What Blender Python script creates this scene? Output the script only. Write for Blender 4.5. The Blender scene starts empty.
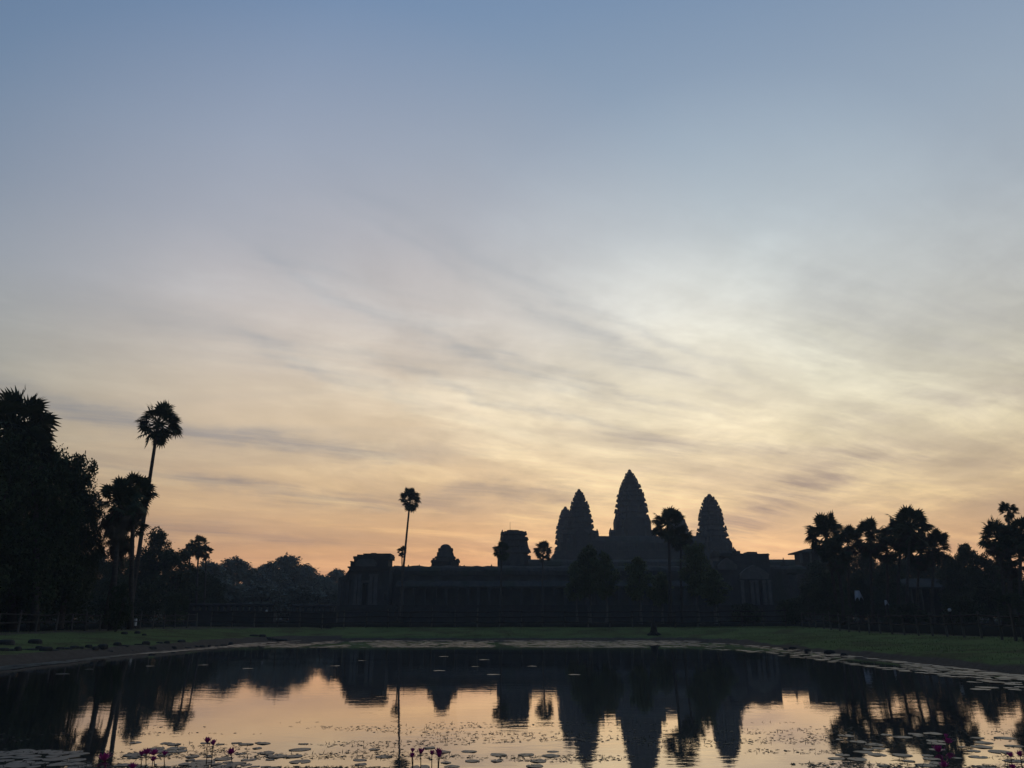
import bpy, math, random
from mathutils import Vector, Matrix, Euler, noise
R = math.radians
scene = bpy.context.scene
C = scene.collection

# ------------------------------------------------------------------ camera
F, PITCH, CAM_H = 770.0, R(16.9), 1.9
cam_d = bpy.data.cameras.new('camera')
cam_d.sensor_width = 36.0
cam_d.lens = F / 1024 * 36.0
cam_d.clip_start, cam_d.clip_end = 0.1, 6000
cam = bpy.data.objects.new('camera', cam_d)
cam.location = (0, 0, CAM_H)
cam.rotation_euler = (R(90) + PITCH, 0, 0)
C.objects.link(cam)
scene.camera = cam

# ------------------------------------------------------------------ sky, sun, exposure
SUN_AZ, SUN_EL = R(16.0), R(3.0)          # azimuth from +Y towards +X, just behind the temple
world = bpy.data.worlds.new('World'); scene.world = world
world.use_nodes = True
nt = world.node_tree; nt.nodes.clear()
class G:                                   # tiny helper to write node graphs as expressions
    def __init__(self, t): self.t = t
    def n(self, kind, **kw):
        nd = self.t.nodes.new(kind)
        for k, v in kw.items(): setattr(nd, k, v)
        return nd
    def put(self, sock, v):
        if isinstance(v, bpy.types.NodeSocket): self.t.links.new(v, sock)
        else: sock.default_value = v
    def math(self, op, a, b=0.0, clamp=False):
        nd = self.n('ShaderNodeMath', operation=op, use_clamp=clamp)
        self.put(nd.inputs[0], a); self.put(nd.inputs[1], b)
        return nd.outputs[0]
    def ramp(self, fac, stops, interp='EASE'):
        nd = self.n('ShaderNodeValToRGB'); cr = nd.color_ramp; cr.interpolation = interp
        while len(cr.elements) < len(stops): cr.elements.new(0.5)
        for e, (p, c) in zip(cr.elements, stops):
            e.position = p; e.color = (c, c, c, 1) if not isinstance(c, tuple) else (*c, 1)
        self.put(nd.inputs[0], fac)
        return nd.outputs[0]
    def mix(self, fac, a, b, mode='MIX'):
        nd = self.n('ShaderNodeMix', data_type='RGBA', blend_type=mode)
        self.put(nd.inputs[0], fac)
        for s, v in ((nd.inputs[6], a), (nd.inputs[7], b)):
            self.put(s, v if isinstance(v, bpy.types.NodeSocket) else (*v, 1))
        return nd.outputs[2]
    def noise(self, vec, scale, detail=4, rough=0.55, dist=0.0, lac=2.0):
        nd = self.n('ShaderNodeTexNoise')
        if vec is not None: self.put(nd.inputs['Vector'], vec)
        nd.inputs['Scale'].default_value = scale; nd.inputs['Detail'].default_value = detail
        nd.inputs['Roughness'].default_value = rough; nd.inputs['Distortion'].default_value = dist
        nd.inputs['Lacunarity'].default_value = lac
        return nd.outputs['Fac']
    def mapping(self, vec, loc=(0, 0, 0), rot=(0, 0, 0), sc=(1, 1, 1)):
        nd = self.n('ShaderNodeMapping')
        self.put(nd.inputs['Vector'], vec)
        nd.inputs['Location'].default_value = loc; nd.inputs['Rotation'].default_value = rot
        nd.inputs['Scale'].default_value = sc
        return nd.outputs[0]
    def vmath(self, op, a, b=(0, 0, 0)):
        nd = self.n('ShaderNodeVectorMath', operation=op)
        self.put(nd.inputs[0], a); self.put(nd.inputs[1], b)
        return nd.outputs['Value'] if op in ('DOT_PRODUCT', 'LENGTH') else nd.outputs['Vector']

g = G(nt)
tc = g.n('ShaderNodeTexCoord').outputs['Generated']
D = g.vmath('NORMALIZE', tc)
sep = g.n('ShaderNodeSeparateXYZ'); g.put(sep.inputs[0], D)
el = g.math('DIVIDE', g.math('ARCSINE', sep.outputs[2]), R(90))          # 0 horizon, 1 zenith
elc = g.math('MAXIMUM', el, 0.0)
def e(deg): return max(0.0, deg / 90.0)
SKY = [(0.0, (.44, .25, .17)), (e(3), (.66, .335, .195)), (e(5.5), (.66, .40, .22)), (e(8.4), (.66, .485, .295)),
       (e(12), (.645, .55, .385)), (e(16), (.62, .585, .475)), (e(22), (.545, .57, .575)), (e(27), (.43, .49, .555)), (e(33), (.345, .43, .54)),
       (e(43), (.225, .33, .495)), (e(60), (.16, .24, .41)), (1.0, (.13, .20, .36))]
base = g.ramp(elc, SKY, 'LINEAR')
# nishita sky of the same low sun, blended in
nis = g.n('ShaderNodeTexSky', sky_type='NISHITA', sun_disc=False)
nis.sun_elevation = SUN_EL; nis.sun_rotation = SUN_AZ; nis.air_density = 1.2; nis.dust_density = 2.5; nis.ozone_density = 1.5
nsc = g.vmath('SCALE', nis.outputs[0]); nsc.node.inputs['Scale'].default_value = 0.06
base = g.mix(0.12, base, nsc)
# darker and bluer away from the sun's side of the sky
sv = (math.sin(SUN_AZ) * math.cos(R(18)), math.cos(SUN_AZ) * math.cos(R(18)), math.sin(R(18)))
ca = g.vmath('DOT_PRODUCT', D, sv)
ang = g.math('DIVIDE', g.math('ARCCOSINE', ca), math.pi)                   # 0 towards, 1 away
fall = g.ramp(ang, [(0.0, (1.14, 1.13, 1.12)), (0.06, (1.10, 1.10, 1.09)), (0.13, (1.0, 1.0, 1.0)), (0.20, (.89, .925, .98)), (0.30, (.50, .61, .75)),
                    (0.42, (.28, .38, .50)), (0.65, (.12, .19, .30)), (1.0, (.09, .15, .25))], 'LINEAR')
base = g.mix(1.0, base, fall, 'MULTIPLY')
# warm band low in the sky left of the temple, where the clear gap is
wv_ = g.vmath('DOT_PRODUCT', D, (math.sin(R(-13)) * math.cos(R(7)), math.cos(R(-13)) * math.cos(R(7)), math.sin(R(7))))
wa = g.math('DIVIDE', g.math('ARCCOSINE', wv_), math.pi)
base = g.mix(1.0, base, g.ramp(wa, [(0.0, (.23, .12, .04)), (0.06, (.19, .088, .03)), (0.13, (.07, .03, .01)), (0.2, (0., 0., 0.))], 'LINEAR'), 'ADD')
# pale glow of the hidden sun behind thin cloud, above and right of the towers
gv = g.vmath('DOT_PRODUCT', D, (math.sin(R(16)) * math.cos(R(14.5)), math.cos(R(16)) * math.cos(R(14.5)), math.sin(R(14.5))))
ga = g.math('DIVIDE', g.math('ARCCOSINE', gv), math.pi)
glow = g.ramp(ga, [(0.0, (.23, .22, .155)), (0.035, (.18, .175, .12)), (0.08, (.07, .07, .05)), (0.13, (0., 0., 0.))], 'LINEAR')
base = g.mix(1.0, base, glow, 'ADD')
# clouds on a flat layer overhead
den = g.math('ADD', g.math('MAXIMUM', sep.outputs[2], 0.0), 0.10)
comb = g.n('ShaderNodeCombineXYZ')
g.put(comb.inputs[0], g.math('DIVIDE', sep.outputs[0], den)); g.put(comb.inputs[1], g.math('DIVIDE', sep.outputs[1], den))
pl = comb.outputs[0]
warp = g.n('ShaderNodeTexNoise'); g.put(warp.inputs['Vector'], pl); warp.inputs['Scale'].default_value = 0.55; warp.inputs['Detail'].default_value = 3
wv = g.vmath('SCALE', g.vmath('SUBTRACT', warp.outputs['Color'], (.5, .5, .5))); wv.node.inputs['Scale'].default_value = 0.55
plw = g.vmath('ADD', pl, wv)
def streak(vec, th, along, across, loc):
    nd = g.n('ShaderNodeMapping', vector_type='TEXTURE'); g.put(nd.inputs['Vector'], vec)
    nd.inputs['Rotation'].default_value = (0, 0, R(th)); nd.inputs['Scale'].default_value = (along, across, 1); nd.inputs['Location'].default_value = loc
    return nd.outputs[0]
s1 = g.noise(streak(plw, 38, 2.4, .75, (3.1, 1.7, 0)), 1.0, 6, 0.52)
s2 = g.noise(streak(plw, 30, 1.3, .60, (-5.3, 8.2, 2)), 1.0, 9, 0.62, 0.2)
s4 = g.noise(streak(pl, 4, 3.0, .60, (7.7, 2.2, 1)), 1.0, 7, 0.58, .3)
s3 = g.noise(g.mapping(pl, loc=(1.0, 4.0, 5), sc=(0.30, 0.9, 1)), 0.55, 3, 0.5)
dark = g.ramp(s1, [(0.0, 0.0), (0.47, 0.0), (0.60, 0.7), (0.75, 1.0)])
dark = g.math('MULTIPLY', dark, g.ramp(s3, [(0.35, 0.3), (0.6, 1.0)]))
low_bands = g.math('MULTIPLY', g.ramp(s4, [(0.0, 0.0), (0.47, 0.0), (0.58, .8), (0.7, 1.0)]), g.ramp(elc, [(0.0, .35), (e(7), .6), (e(10), 1.0), (e(14), .8), (e(19), .2), (e(24), 0.0)], 'LINEAR'))
dark = g.math('MAXIMUM', dark, low_bands)
lit = g.ramp(s2, [(0.0, 0.0), (0.44, 0.0), (0.64, 1.0)])
cl_amt = g.ramp(elc, [(0.0, .8), (e(10), .85), (e(20), .55), (e(30), .25), (e(40), .05), (e(60), .04)], 'LINEAR')
near_sun = g.ramp(ang, [(0.0, 1.0), (0.10, 0.95), (0.2, 0.45), (0.35, 0.12), (0.6, 0.0)], 'LINEAR')
# grey cirrus veils: (azimuth, elevation) from - to in degrees, half width, strength
az = g.math('MULTIPLY', g.math('ARCTAN2', sep.outputs[0], sep.outputs[1]), 180 / math.pi)
eld = g.math('MULTIPLY', el, 90.0)
def sgn_noise(vec, sc, det, k): return g.math('MULTIPLY', g.math('SUBTRACT', g.noise(vec, sc, det, .6), .5), k)
azw = g.math('ADD', az, sgn_noise(D, 4.0, 3, 9.0))
elw = g.math('ADD', eld, g.math('ADD', sgn_noise(g.mapping(D, loc=(4, 2, 1), sc=(1, 1, 2.5)), 3.2, 4, 4.2), sgn_noise(g.mapping(D, loc=(1, 7, 3), sc=(1, 1, 3)), 22.0, 4, 1.3)))
veil = None
for a0, e0, a1, e1, wd, st in [(-20, 26.5, 9, 14.5, 2.4, .27), (-34, 13.5, -8, 11.8, .75, .75), (-26, 9.6, -6, 8.2, .5, .6), (-7, 9.0, 5, 8.6, .5, .5),
        (22, 21, 42, 17, 4.2, .40), (13, 5.2, 26, 9.5, 1.4, .5), (3, 21, 17, 15.5, .9, .32), (9, 9.5, 40, 9.8, 2.6, .28), (-30, 20, -5, 17, 1.4, .22), (-12, 31, 6, 22, 1.0, .22), (24, 13, 40, 13.5, 1.0, .3), (-34, 6.0, -14, 5.2, .6, .4), (5, 12.5, 22, 11.0, .7, .3),
        (-17, 24.5, 9, 15, .45, .26), (-10, 28, 12, 18, .5, .26), (-1, 25.5, 18, 17, .45, .26), (1, 19, 15, 14, .4, .3), (-8, 17.5, 9, 12.8, .4, .3), (-20, 19, -2, 14, .45, .24)]:
    L = math.hypot(a1 - a0, e1 - e0); c_, s_ = (a1 - a0) / L, (e1 - e0) / L
    da = g.math('SUBTRACT', azw, (a0 + a1) / 2); de = g.math('SUBTRACT', elw, (e0 + e1) / 2)
    u = g.math('DIVIDE', g.math('ADD', g.math('MULTIPLY', da, c_), g.math('MULTIPLY', de, s_)), L * .62)
    v = g.math('DIVIDE', g.math('SUBTRACT', g.math('MULTIPLY', de, c_), g.math('MULTIPLY', da, s_)), wd)
    q2 = g.math('ADD', g.math('MULTIPLY', g.math('MULTIPLY', u, u), g.math('MULTIPLY', u, u)), g.math('MULTIPLY', v, v))
    b_ = g.math('MULTIPLY', g.math('POWER', 2.718, g.math('MULTIPLY', q2, -1.0)), st)
    veil = b_ if veil is None else g.math('ADD', veil, b_)
fibre = g.noise(streak(plw, 26, .8, .11, (2.2, 5.1, 3)), 1.0, 7, 0.62, .2)
veil = g.math('MULTIPLY', veil, g.ramp(fibre, [(.3, .30), (.7, 1.6)], 'LINEAR'))
veil = g.math('ADD', veil, g.math('MULTIPLY', g.math('MULTIPLY', dark, cl_amt), .33), True)
veil_c = g.ramp(elc, [(0.0, (.42, .24, .19)), (e(5), (.43, .275, .215)), (e(9), (.46, .345, .265)), (e(13), (.48, .41, .35)), (e(18), (.43, .42, .41)), (e(26), (.38, .41, .45)), (e(40), (.24, .31, .43)), (1.0, (.12, .19, .33))], 'LINEAR')
veil_c = g.mix(1.0, veil_c, fall, 'MULTIPLY')
sky_s = g.mix(veil, base, veil_c)
lit_c = g.ramp(elc, [(0.0, (.22, .10, .03)), (e(8), (.26, .20, .08)), (e(14), (.20, .19, .13)), (e(22), (.09, .10, .095)), (e(30), (.015, .02, .02)), (e(38), (.0, .0, .0))], 'LINEAR')
s5 = g.noise(streak(plw, 30, .42, .13, (2.2, 5.1, 3)), 1.0, 6, 0.6, .2)
mott = g.noise(g.mapping(plw, loc=(3, 3, 1), sc=(1, .7, 1)), 5.5, 6, .62)
lf = g.math('MULTIPLY', g.math('MULTIPLY', lit, near_sun), g.ramp(s5, [(.3, .45), (.7, 1.35)], 'LINEAR'))
sky_f = g.mix(lf, sky_s, lit_c, 'ADD')
mm = g.math('ADD', 1.0, g.math('MULTIPLY', g.math('SUBTRACT', mott, .5), g.math('MULTIPLY', near_sun, g.ramp(elc, [(0.0, .25), (e(10), .5), (e(20), .42), (e(30), .07), (e(36), 0.0)], 'LINEAR'))))
sm = g.vmath('SCALE', sky_f); g.put(sm.node.inputs['Scale'], mm); sky_f = sm
bg = g.n('ShaderNodeBackground'); g.put(bg.inputs['Color'], sky_f); bg.inputs['Strength'].default_value = 1.0
wo = g.n('ShaderNodeOutputWorld'); nt.links.new(bg.outputs[0], wo.inputs['Surface'])

sun_d = bpy.data.lights.new('sun', 'SUN'); sun_d.energy = 0.015; sun_d.angle = R(40); sun_d.color = (1.0, .78, .55)
sun = bpy.data.objects.new('sun', sun_d)
sun.rotation_euler = Vector((math.sin(SUN_AZ) * math.cos(SUN_EL), math.cos(SUN_AZ) * math.cos(SUN_EL), math.sin(SUN_EL))).to_track_quat('Z', 'Y').to_euler()
C.objects.link(sun)

vs = scene.view_settings
vs.view_transform = 'Standard'; vs.look = 'None'; vs.exposure = 0.0; vs.gamma = 1.0; vs.use_curve_mapping = False
scene.cycles.use_denoising = True
scene.cycles.max_bounces = 6; scene.cycles.diffuse_bounces = 2; scene.cycles.glossy_bounces = 3
scene.cycles.volume_bounces = 0; scene.cycles.transparent_max_bounces = 6

# ------------------------------------------------------------------ helpers
def ray(px, py):
    x = (px - 512) / F; v = (384 - py) / F
    return Vector((x, math.cos(PITCH) - v * math.sin(PITCH), math.sin(PITCH) + v * math.cos(PITCH)))
def at(px, py, Y):
    d = ray(px, py); return Vector((0, 0, CAM_H)) + d * (Y / d.y)
def gp(px, py, z=0.0):
    d = ray(px, py); return Vector((0, 0, CAM_H)) + d * ((z - CAM_H) / d.z)

class MB:
    def __init__(s): s.v = []; s.f = []
    def add(s, vs, fs):
        o = len(s.v); s.v += [tuple(p) for p in vs]; s.f += [tuple(i + o for i in q) for q in fs]
    def box(s, x0, x1, y0, y1, z0, z1, rot=0.0, taper=1.0):
        cx, cy = (x0 + x1) / 2, (y0 + y1) / 2; c, n_ = math.cos(rot), math.sin(rot); vs = []
        for z, t in ((z0, 1.0), (z1, taper)):
            for x, y in ((x0, y0), (x1, y0), (x1, y1), (x0, y1)):
                dx, dy = (x - cx) * t, (y - cy) * t
                vs.append((cx + dx * c - dy * n_, cy + dx * n_ + dy * c, z))
        s.add(vs, [(3, 2, 1, 0), (4, 5, 6, 7), (0, 1, 5, 4), (1, 2, 6, 5), (2, 3, 7, 6), (3, 0, 4, 7)])
    def rings(s, rings, cap0=True, cap1=True):
        o = len(s.v); n = len(rings[0])
        for r in rings: s.v += [tuple(p) for p in r]
        for k in range(len(rings) - 1):
            a = o + k * n; b = a + n
            for i in range(n):
                j = (i + 1) % n; s.f.append((a + i, a + j, b + j, b + i))
        if cap0: s.f.append(tuple(o + i for i in reversed(range(n))))
        if cap1: s.f.append(tuple(o + (len(rings) - 1) * n + i for i in range(n)))
    def tube(s, path, rad, n=7, cap=True):
        path = [Vector(p) for p in path]; rr = []
        for k, p in enumerate(path):
            t = (path[min(k + 1, len(path) - 1)] - path[max(k - 1, 0)]).normalized()
            u = t.cross(Vector((0, 1, 0.01)));
            if u.length < 1e-3: u = t.cross(Vector((1, 0, 0)))
            u.normalize(); w = t.cross(u).normalized()
            r = rad[k] if isinstance(rad, (list, tuple)) else rad
            rr.append([p + (u * math.cos(2 * math.pi * i / n) + w * math.sin(2 * math.pi * i / n)) * r for i in range(n)])
        s.rings(rr, cap, cap)
    def extrude_x(s, prof, x0, x1, seg=1, jit=0.0, rnd=None):
        """profile of (y,z) swept along x"""
        rr = []
        for k in range(seg + 1):
            x = x0 + (x1 - x0) * k / seg
            rr.append([(x, y, z + (rnd.uniform(-jit, jit) if rnd else 0)) for y, z in prof])
        s.rings(rr)
    def extrude_y(s, prof, y0, y1):
        s.rings([[(x, y, z) for x, z in prof] for y in (y0, y1)])
    def mesh(s, name, mat, smooth=False):
        me = bpy.data.meshes.new(name); me.from_pydata(s.v, [], s.f); me.validate(); me.update()
        me.materials.append(mat)
        if smooth: me.polygons.foreach_set('use_smooth', [True] * len(me.polygons))
        return me
    def build(s, name, mat, parent=None, smooth=False, **kw):
        return obj(name, s.mesh(name, mat, smooth), parent, **kw)
def obj(name, me, parent=None, label=None, loc=None):
    o = bpy.data.objects.new(name, me); C.objects.link(o)
    if parent is not None: o.parent = parent
    if label: o['label'] = label
    if loc is not None: o.location = loc
    return o
def tag(o, label=None, cat=None, group=None, kind=None):
    if label: o['label'] = label
    if cat: o['category'] = cat
    if group: o['group'] = group
    if kind: o['kind'] = kind
    return o
def thing(name, label, cat, loc=(0, 0, 0), group=None):
    o = bpy.data.objects.new(name, None); C.objects.link(o); o.location = loc; o.empty_display_size = .3
    return tag(o, label, cat, group)

# ------------------------------------------------------------------ materials
MATS = {}
def mat(name, c1, c2, scale=2.0, rough=0.9, bump=0.0, spec=0.3, detail=5, c3=None, stretch=(1, 1, 1), var=0.0):
    m = bpy.data.materials.new(name); m.use_nodes = True; t = m.node_tree; q = G(t)
    b = t.nodes['Principled BSDF']
    co = q.n('ShaderNodeTexCoord').outputs['Object']
    v = q.mapping(co, sc=stretch)
    f = q.noise(v, scale, detail, 0.6)
    col = q.ramp(f, [(0.3, c1), (0.7, c2)], 'LINEAR')
    if c3:
        f2 = q.noise(v, scale * .23, 3, 0.6)
        col = q.mix(q.ramp(f2, [(0.48, 0.0), (0.62, 0.8)]), col, c3)
    if var:
        oi = q.n('ShaderNodeObjectInfo').outputs['Random']
        hs = q.n('ShaderNodeHueSaturation'); q.put(hs.inputs['Color'], col)
        q.put(hs.inputs['Value'], q.math('ADD', q.math('MULTIPLY', oi, var), 1 - var / 2))
        col = hs.outputs[0]
    q.put(b.inputs['Base Color'], col)
    b.inputs['Roughness'].default_value = rough
    b.inputs['Specular IOR Level'].default_value = spec
    if bump:
        bn = q.n('ShaderNodeBump'); bn.inputs['Strength'].default_value = bump; bn.inputs['Distance'].default_value = 0.15
        q.put(bn.inputs['Height'], q.noise(v, scale * 2.2, 5, 0.65)); q.put(b.inputs['Normal'], bn.outputs[0])
    MATS[name] = m
    return m
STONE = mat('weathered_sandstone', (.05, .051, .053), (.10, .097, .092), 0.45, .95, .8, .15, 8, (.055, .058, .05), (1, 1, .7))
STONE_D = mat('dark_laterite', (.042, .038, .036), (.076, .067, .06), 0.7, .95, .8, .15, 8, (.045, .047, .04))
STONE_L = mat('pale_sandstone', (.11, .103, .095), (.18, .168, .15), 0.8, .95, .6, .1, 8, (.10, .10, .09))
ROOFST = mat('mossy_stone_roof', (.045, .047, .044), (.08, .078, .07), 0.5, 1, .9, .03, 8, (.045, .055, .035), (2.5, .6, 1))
BARK = mat('palm_bark', (.06, .05, .042), (.11, .095, .08), 3.0, .95, .6, .1, 5, None, (1, 1, 3), .3)
BARK_P = mat('pale_bark', (.12, .11, .095), (.20, .18, .155), 2.0, .95, .5, .1, 5, None, (2, 2, .5), .3)
LEAF_P = mat('palm_leaf', (.035, .05, .022), (.06, .08, .034), 1.2, .75, 0, .15, 3, None, (1, 1, 1), .35)
LEAF_DEAD = mat('dead_palm_leaf', (.055, .045, .03), (.10, .08, .055), 2.0, .9, 0, .15, 3)
LEAF_A = mat('broad_leaf', (.03, .048, .018), (.065, .085, .032), 0.5, .75, 0, .15, 4, None, (1, 1, 1), .35)
LEAF_B = mat('olive_leaf', (.11, .135, .055), (.17, .19, .08), 0.5, .75, 0, .15, 4, None, (1, 1, 1), .3)
LEAF_M = mat('hazed_leaf', (.13, .15, .12), (.21, .235, .18), 0.5, .85, 0, .1, 4, None, (1, 1, 1), .3)  # paler leaf colour: distance haze painted into the far foliage
WOOD = mat('grey_wood', (.075, .07, .06), (.16, .145, .125), 3.0, .9, .4, .15, 5, None, (1, 1, .25), .4)
WOOD_D = mat('dark_wood', (.035, .03, .025), (.07, .06, .05), 3.0, .9, .3, .15, 5)
CLOTH = mat('white_cloth', (.55, .57, .62), (.72, .73, .76), 1.5, .9, .2, .1, 3)
PALE = mat('pale_plaster', (.42, .42, .42), (.6, .6, .58), 3.0, .8, .2, .2, 3)
ROCK = mat('dark_rock', (.035, .033, .03), (.075, .07, .062), 2.0, .9, .8, .2, 6)
PETAL = mat('magenta_petal', (.50, .03, .20), (.70, .08, .32), 20.0, .6, 0, .2, 2)
PETAL_C = mat('yellow_stamen', (.35, .16, .02), (.45, .22, .03), 20.0, .7, 0, .2, 2)
STEM = mat('flower_stem', (.05, .035, .022), (.075, .05, .03), 8.0, .7, 0, .2, 2)
PAD = mat('lily_pad_leaf', (.05, .058, .04), (.10, .10, .075), 4.0, .42, .08, .42, 4, (.07, .055, .042), (1, 1, 1), .35)
WEED = mat('floating_weed', (.03, .035, .02), (.06, .06, .035), 3.0, .7, 0, .3, 3)
GRASSB = mat('grass_blade', (.11, .14, .052), (.21, .24, .095), 0.25, .8, 0, .15, 4)

def ground_mat():
    m = bpy.data.materials.new('bank_ground'); m.use_nodes = True; t = m.node_tree; q = G(t)
    b = t.nodes['Principled BSDF']
    co = q.n('ShaderNodeTexCoord').outputs['Object']
    at_ = q.n('ShaderNodeAttribute', attribute_name='soil_and_shade').outputs['Fac']
    n1 = q.noise(co, 0.35, 6, .62); n2 = q.noise(co, 3.0, 6, .65)
    gr = q.mix(n2, (.11, .14, .052), (.21, .24, .095))
    gr = q.mix(q.ramp(n1, [(.45, 0.0), (.62, .8)]), gr, (.12, .105, .055))
    so = q.mix(n2, (.08, .062, .045), (.19, .15, .11)); so = q.mix(q.ramp(at_, [(.6, 0.0), (1.0, 1.0)], 'LINEAR') if False else q.math('SUBTRACT', at_, 1.0, True), so, (.022, .021, .017))  # last mix paints the shade behind the fences into the earth colour
    f = q.math('ADD', at_, q.math('MULTIPLY', q.math('SUBTRACT', n1, 0.5), .8))
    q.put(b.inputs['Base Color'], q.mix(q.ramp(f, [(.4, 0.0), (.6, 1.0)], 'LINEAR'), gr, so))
    b.inputs['Roughness'].default_value = 1.0; b.inputs['Specular IOR Level'].default_value = 0.0
    bn = q.n('ShaderNodeBump'); bn.inputs['Strength'].default_value = .7; bn.inputs['Distance'].default_value = .12
    q.put(bn.inputs['Height'], q.noise(co, 5.0, 6, .7)); q.put(b.inputs['Normal'], bn.outputs[0])
    return m
def water_mat():
    m = bpy.data.materials.new('pond_water'); m.use_nodes = True; t = m.node_tree; q = G(t)
    b = t.nodes['Principled BSDF']
    b.inputs['Base Color'].default_value = (.062, .064, .056, 1)
    b.inputs['Roughness'].default_value = .025; b.inputs['IOR'].default_value = 1.5
    b.inputs['Specular IOR Level'].default_value = 1.0; b.inputs['Coat Weight'].default_value = 1.0; b.inputs['Coat Roughness'].default_value = .02; b.inputs['Coat IOR'].default_value = 1.5
    co = q.n('ShaderNodeTexCoord').outputs['Object']
    h1 = q.noise(q.mapping(co, sc=(.7, 1.6, 1)), 1.6, 3, .5, .3)
    h2 = q.noise(q.mapping(co, sc=(.8, 1.5, 1)), 7.0, 2, .5)
    h3 = q.noise(co, .12, 2, .5)
    amp = q.ramp(h3, [(.35, .25), (.65, 1.0)])
    h = q.math('MULTIPLY', q.math('ADD', h1, q.math('MULTIPLY', h2, .22)), amp)
    bn = q.n('ShaderNodeBump'); bn.inputs['Strength'].default_value = .022; bn.inputs['Distance'].default_value = .12
    q.put(bn.inputs['Height'], h); q.put(b.inputs['Normal'], bn.outputs[0]); q.put(b.inputs['Coat Normal'], bn.outputs[0])
    return m
GROUND = ground_mat(); WATER = water_mat()

# ------------------------------------------------------------------ terrain and water
PX0, PX1, PY0, PY1 = -20.6, 18.2, 5.0, 73.0        # the pond's rectangle
def sdf(x, y):
    """metres outside (+) or inside (-) the pond edge"""
    cr = 7.0                                        # rounded far corners
    cx, cy = (PX0 + PX1) / 2, (PY0 + PY1) / 2
    qx, qy = abs(x - cx) - (PX1 - PX0) / 2 + cr, abs(y - cy) - (PY1 - PY0) / 2 + cr
    return math.hypot(max(qx, 0), max(qy, 0)) + min(max(qx, qy), 0) - cr
def lerp(x, tab):
    if x <= tab[0][0]: return tab[0][1]
    for (a, b), (c, d) in zip(tab, tab[1:]):
        if x <= c: return b + (d - b) * (x - a) / (c - a)
    return tab[-1][1]
def nz(x, y, s): return noise.noise(Vector((x * s, y * s, 3.7)))
def ground_z(x, y):
    d = sdf(x, y) + 0.7 * nz(x, y, .12) + .22 * nz(x, y, .6)
    left = max(0.0, min(1.0, (-(x) - 15) / 6)) * (1 if y > 3 else 0)
    far = max(0.0, min(1.0, (y - 66) / 8))
    a = lerp(d, [(-6, -1.2), (0, -.02), (.15, .06), (.4, .30), (3, .42), (8, .74), (16, 1.0), (40, 1.12)])
    l = lerp(d, [(-6, -1.2), (0, -.02), (1.0, .07), (1.2, .36), (3, .5), (10, .98), (20, 1.1), (40, 1.12)])
    r = lerp(d, [(-6, -1.2), (0, -.02), (.15, .06), (.4, .28), (3, .50), (7, .98), (16, 1.06), (40, 1.12)])
    z = a * (1 - left) + l * left
    z = z * (1 - far) + r * far if left < .5 else z
    if d > 1: z += .05 * nz(x, y, .35) * min(1, d - 1)
    return z
def lines(a, b, fine):
    """grid lines: fine spacing inside the listed ranges, growing outside"""
    out = []; x = a
    while x < b:
        out.append(x)
        st = 60.0
        for f0, f1, s in fine:
            if f0 <= x <= f1: st = min(st, s)
            else: st = min(st, s + 0.22 * min(abs(x - f0), abs(x - f1)))
        x += st
    out.append(b); return out
gx = lines(-450, 450, [(-29, -19, .4), (16, 23, .4), (-60, 60, 2.0)])
gy = lines(-60, 450, [(3, 8, .5), (64, 80, .4), (0, 90, 1.4)])
me = bpy.data.meshes.new('ground')
vv = [(x, y, ground_z(x, y)) for y in gy for x in gx]; w_ = len(gx)
me.from_pydata(vv, [], [(j * w_ + i, j * w_ + i + 1, (j + 1) * w_ + i + 1, (j + 1) * w_ + i) for j in range(len(gy) - 1) for i in range(w_ - 1)])
at_ = me.attributes.new('soil_and_shade', 'FLOAT', 'POINT')
soil_and_shade = []
for x, y, z in vv:
    d = sdf(x, y) + 0.7 * nz(x, y, .12)
    k = lerp(d, [(-1, 1), (.12, 1.0), (.45, .12), (6, 0.0)])
    if x < -15 and y > 3: k = lerp(d, [(-1, 1), (1.15, 1.0), (1.6, .3), (5, .15), (9, .3), (11, .8)])
    if y > 81.5 or x < -33 or x > 29: k = 2.0  # behind the fences: shade painted as near-black ground
    soil_and_shade.append(k)
at_.data.foreach_set('value', soil_and_shade)
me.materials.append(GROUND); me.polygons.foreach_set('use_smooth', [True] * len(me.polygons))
gr = obj('ground', me); tag(gr, 'grassy banks and earth around the pond, with painted shade behind the fences', None, None, 'structure')
m = MB(); m.add([(PX0 - 5, PY0 - 3, 0), (PX1 + 5, PY0 - 3, 0), (PX1 + 5, PY1 + 5, 0), (PX0 - 5, PY1 + 5, 0)], [(0, 1, 2, 3)])
wt = m.build('water', WATER); tag(wt, 'still reflecting pond water', None, None, 'structure')

# grass on the banks, one uncountable cover
rnd = random.Random(5); m = MB()
def blade(x, y, h):
    z = ground_z(x, y); a = rnd.uniform(0, 6.28); w = .012 + h * .1
    dx, dy = math.cos(a) * w, math.sin(a) * w; lx, ly = rnd.uniform(-.5, .5) * h, rnd.uniform(-.5, .5) * h
    m.add([(x - dx, y - dy, z - .02), (x + dx, y + dy, z - .02), (x + lx, y + ly, z + h)], [(0, 1, 2)])
cnt = 0
while cnt < 52000:
    s = rnd.random()
    if s < .30: x, y = rnd.uniform(-34, -22), rnd.uniform(30, 80)
    elif s < .60: x, y = rnd.uniform(18, 29), rnd.uniform(22, 82)
    else: x, y = rnd.uniform(-30, 28), rnd.uniform(73, 82)
    d = sdf(x, y) + .7 * nz(x, y, .12)
    if d < (1.3 if x < -20 else .45): continue
    if x < -20 and rnd.random() < .55: continue
    if nz(x, y, .3) + rnd.uniform(-.5, .5) < -.15: continue
    blade(x, y, rnd.uniform(.02, .07) * (1.0 + max(0, nz(x, y, .5)))); cnt += 1
tag(m.build('grass', GRASSB), 'short green grass covering the pond banks', None, None, 'stuff')

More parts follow.
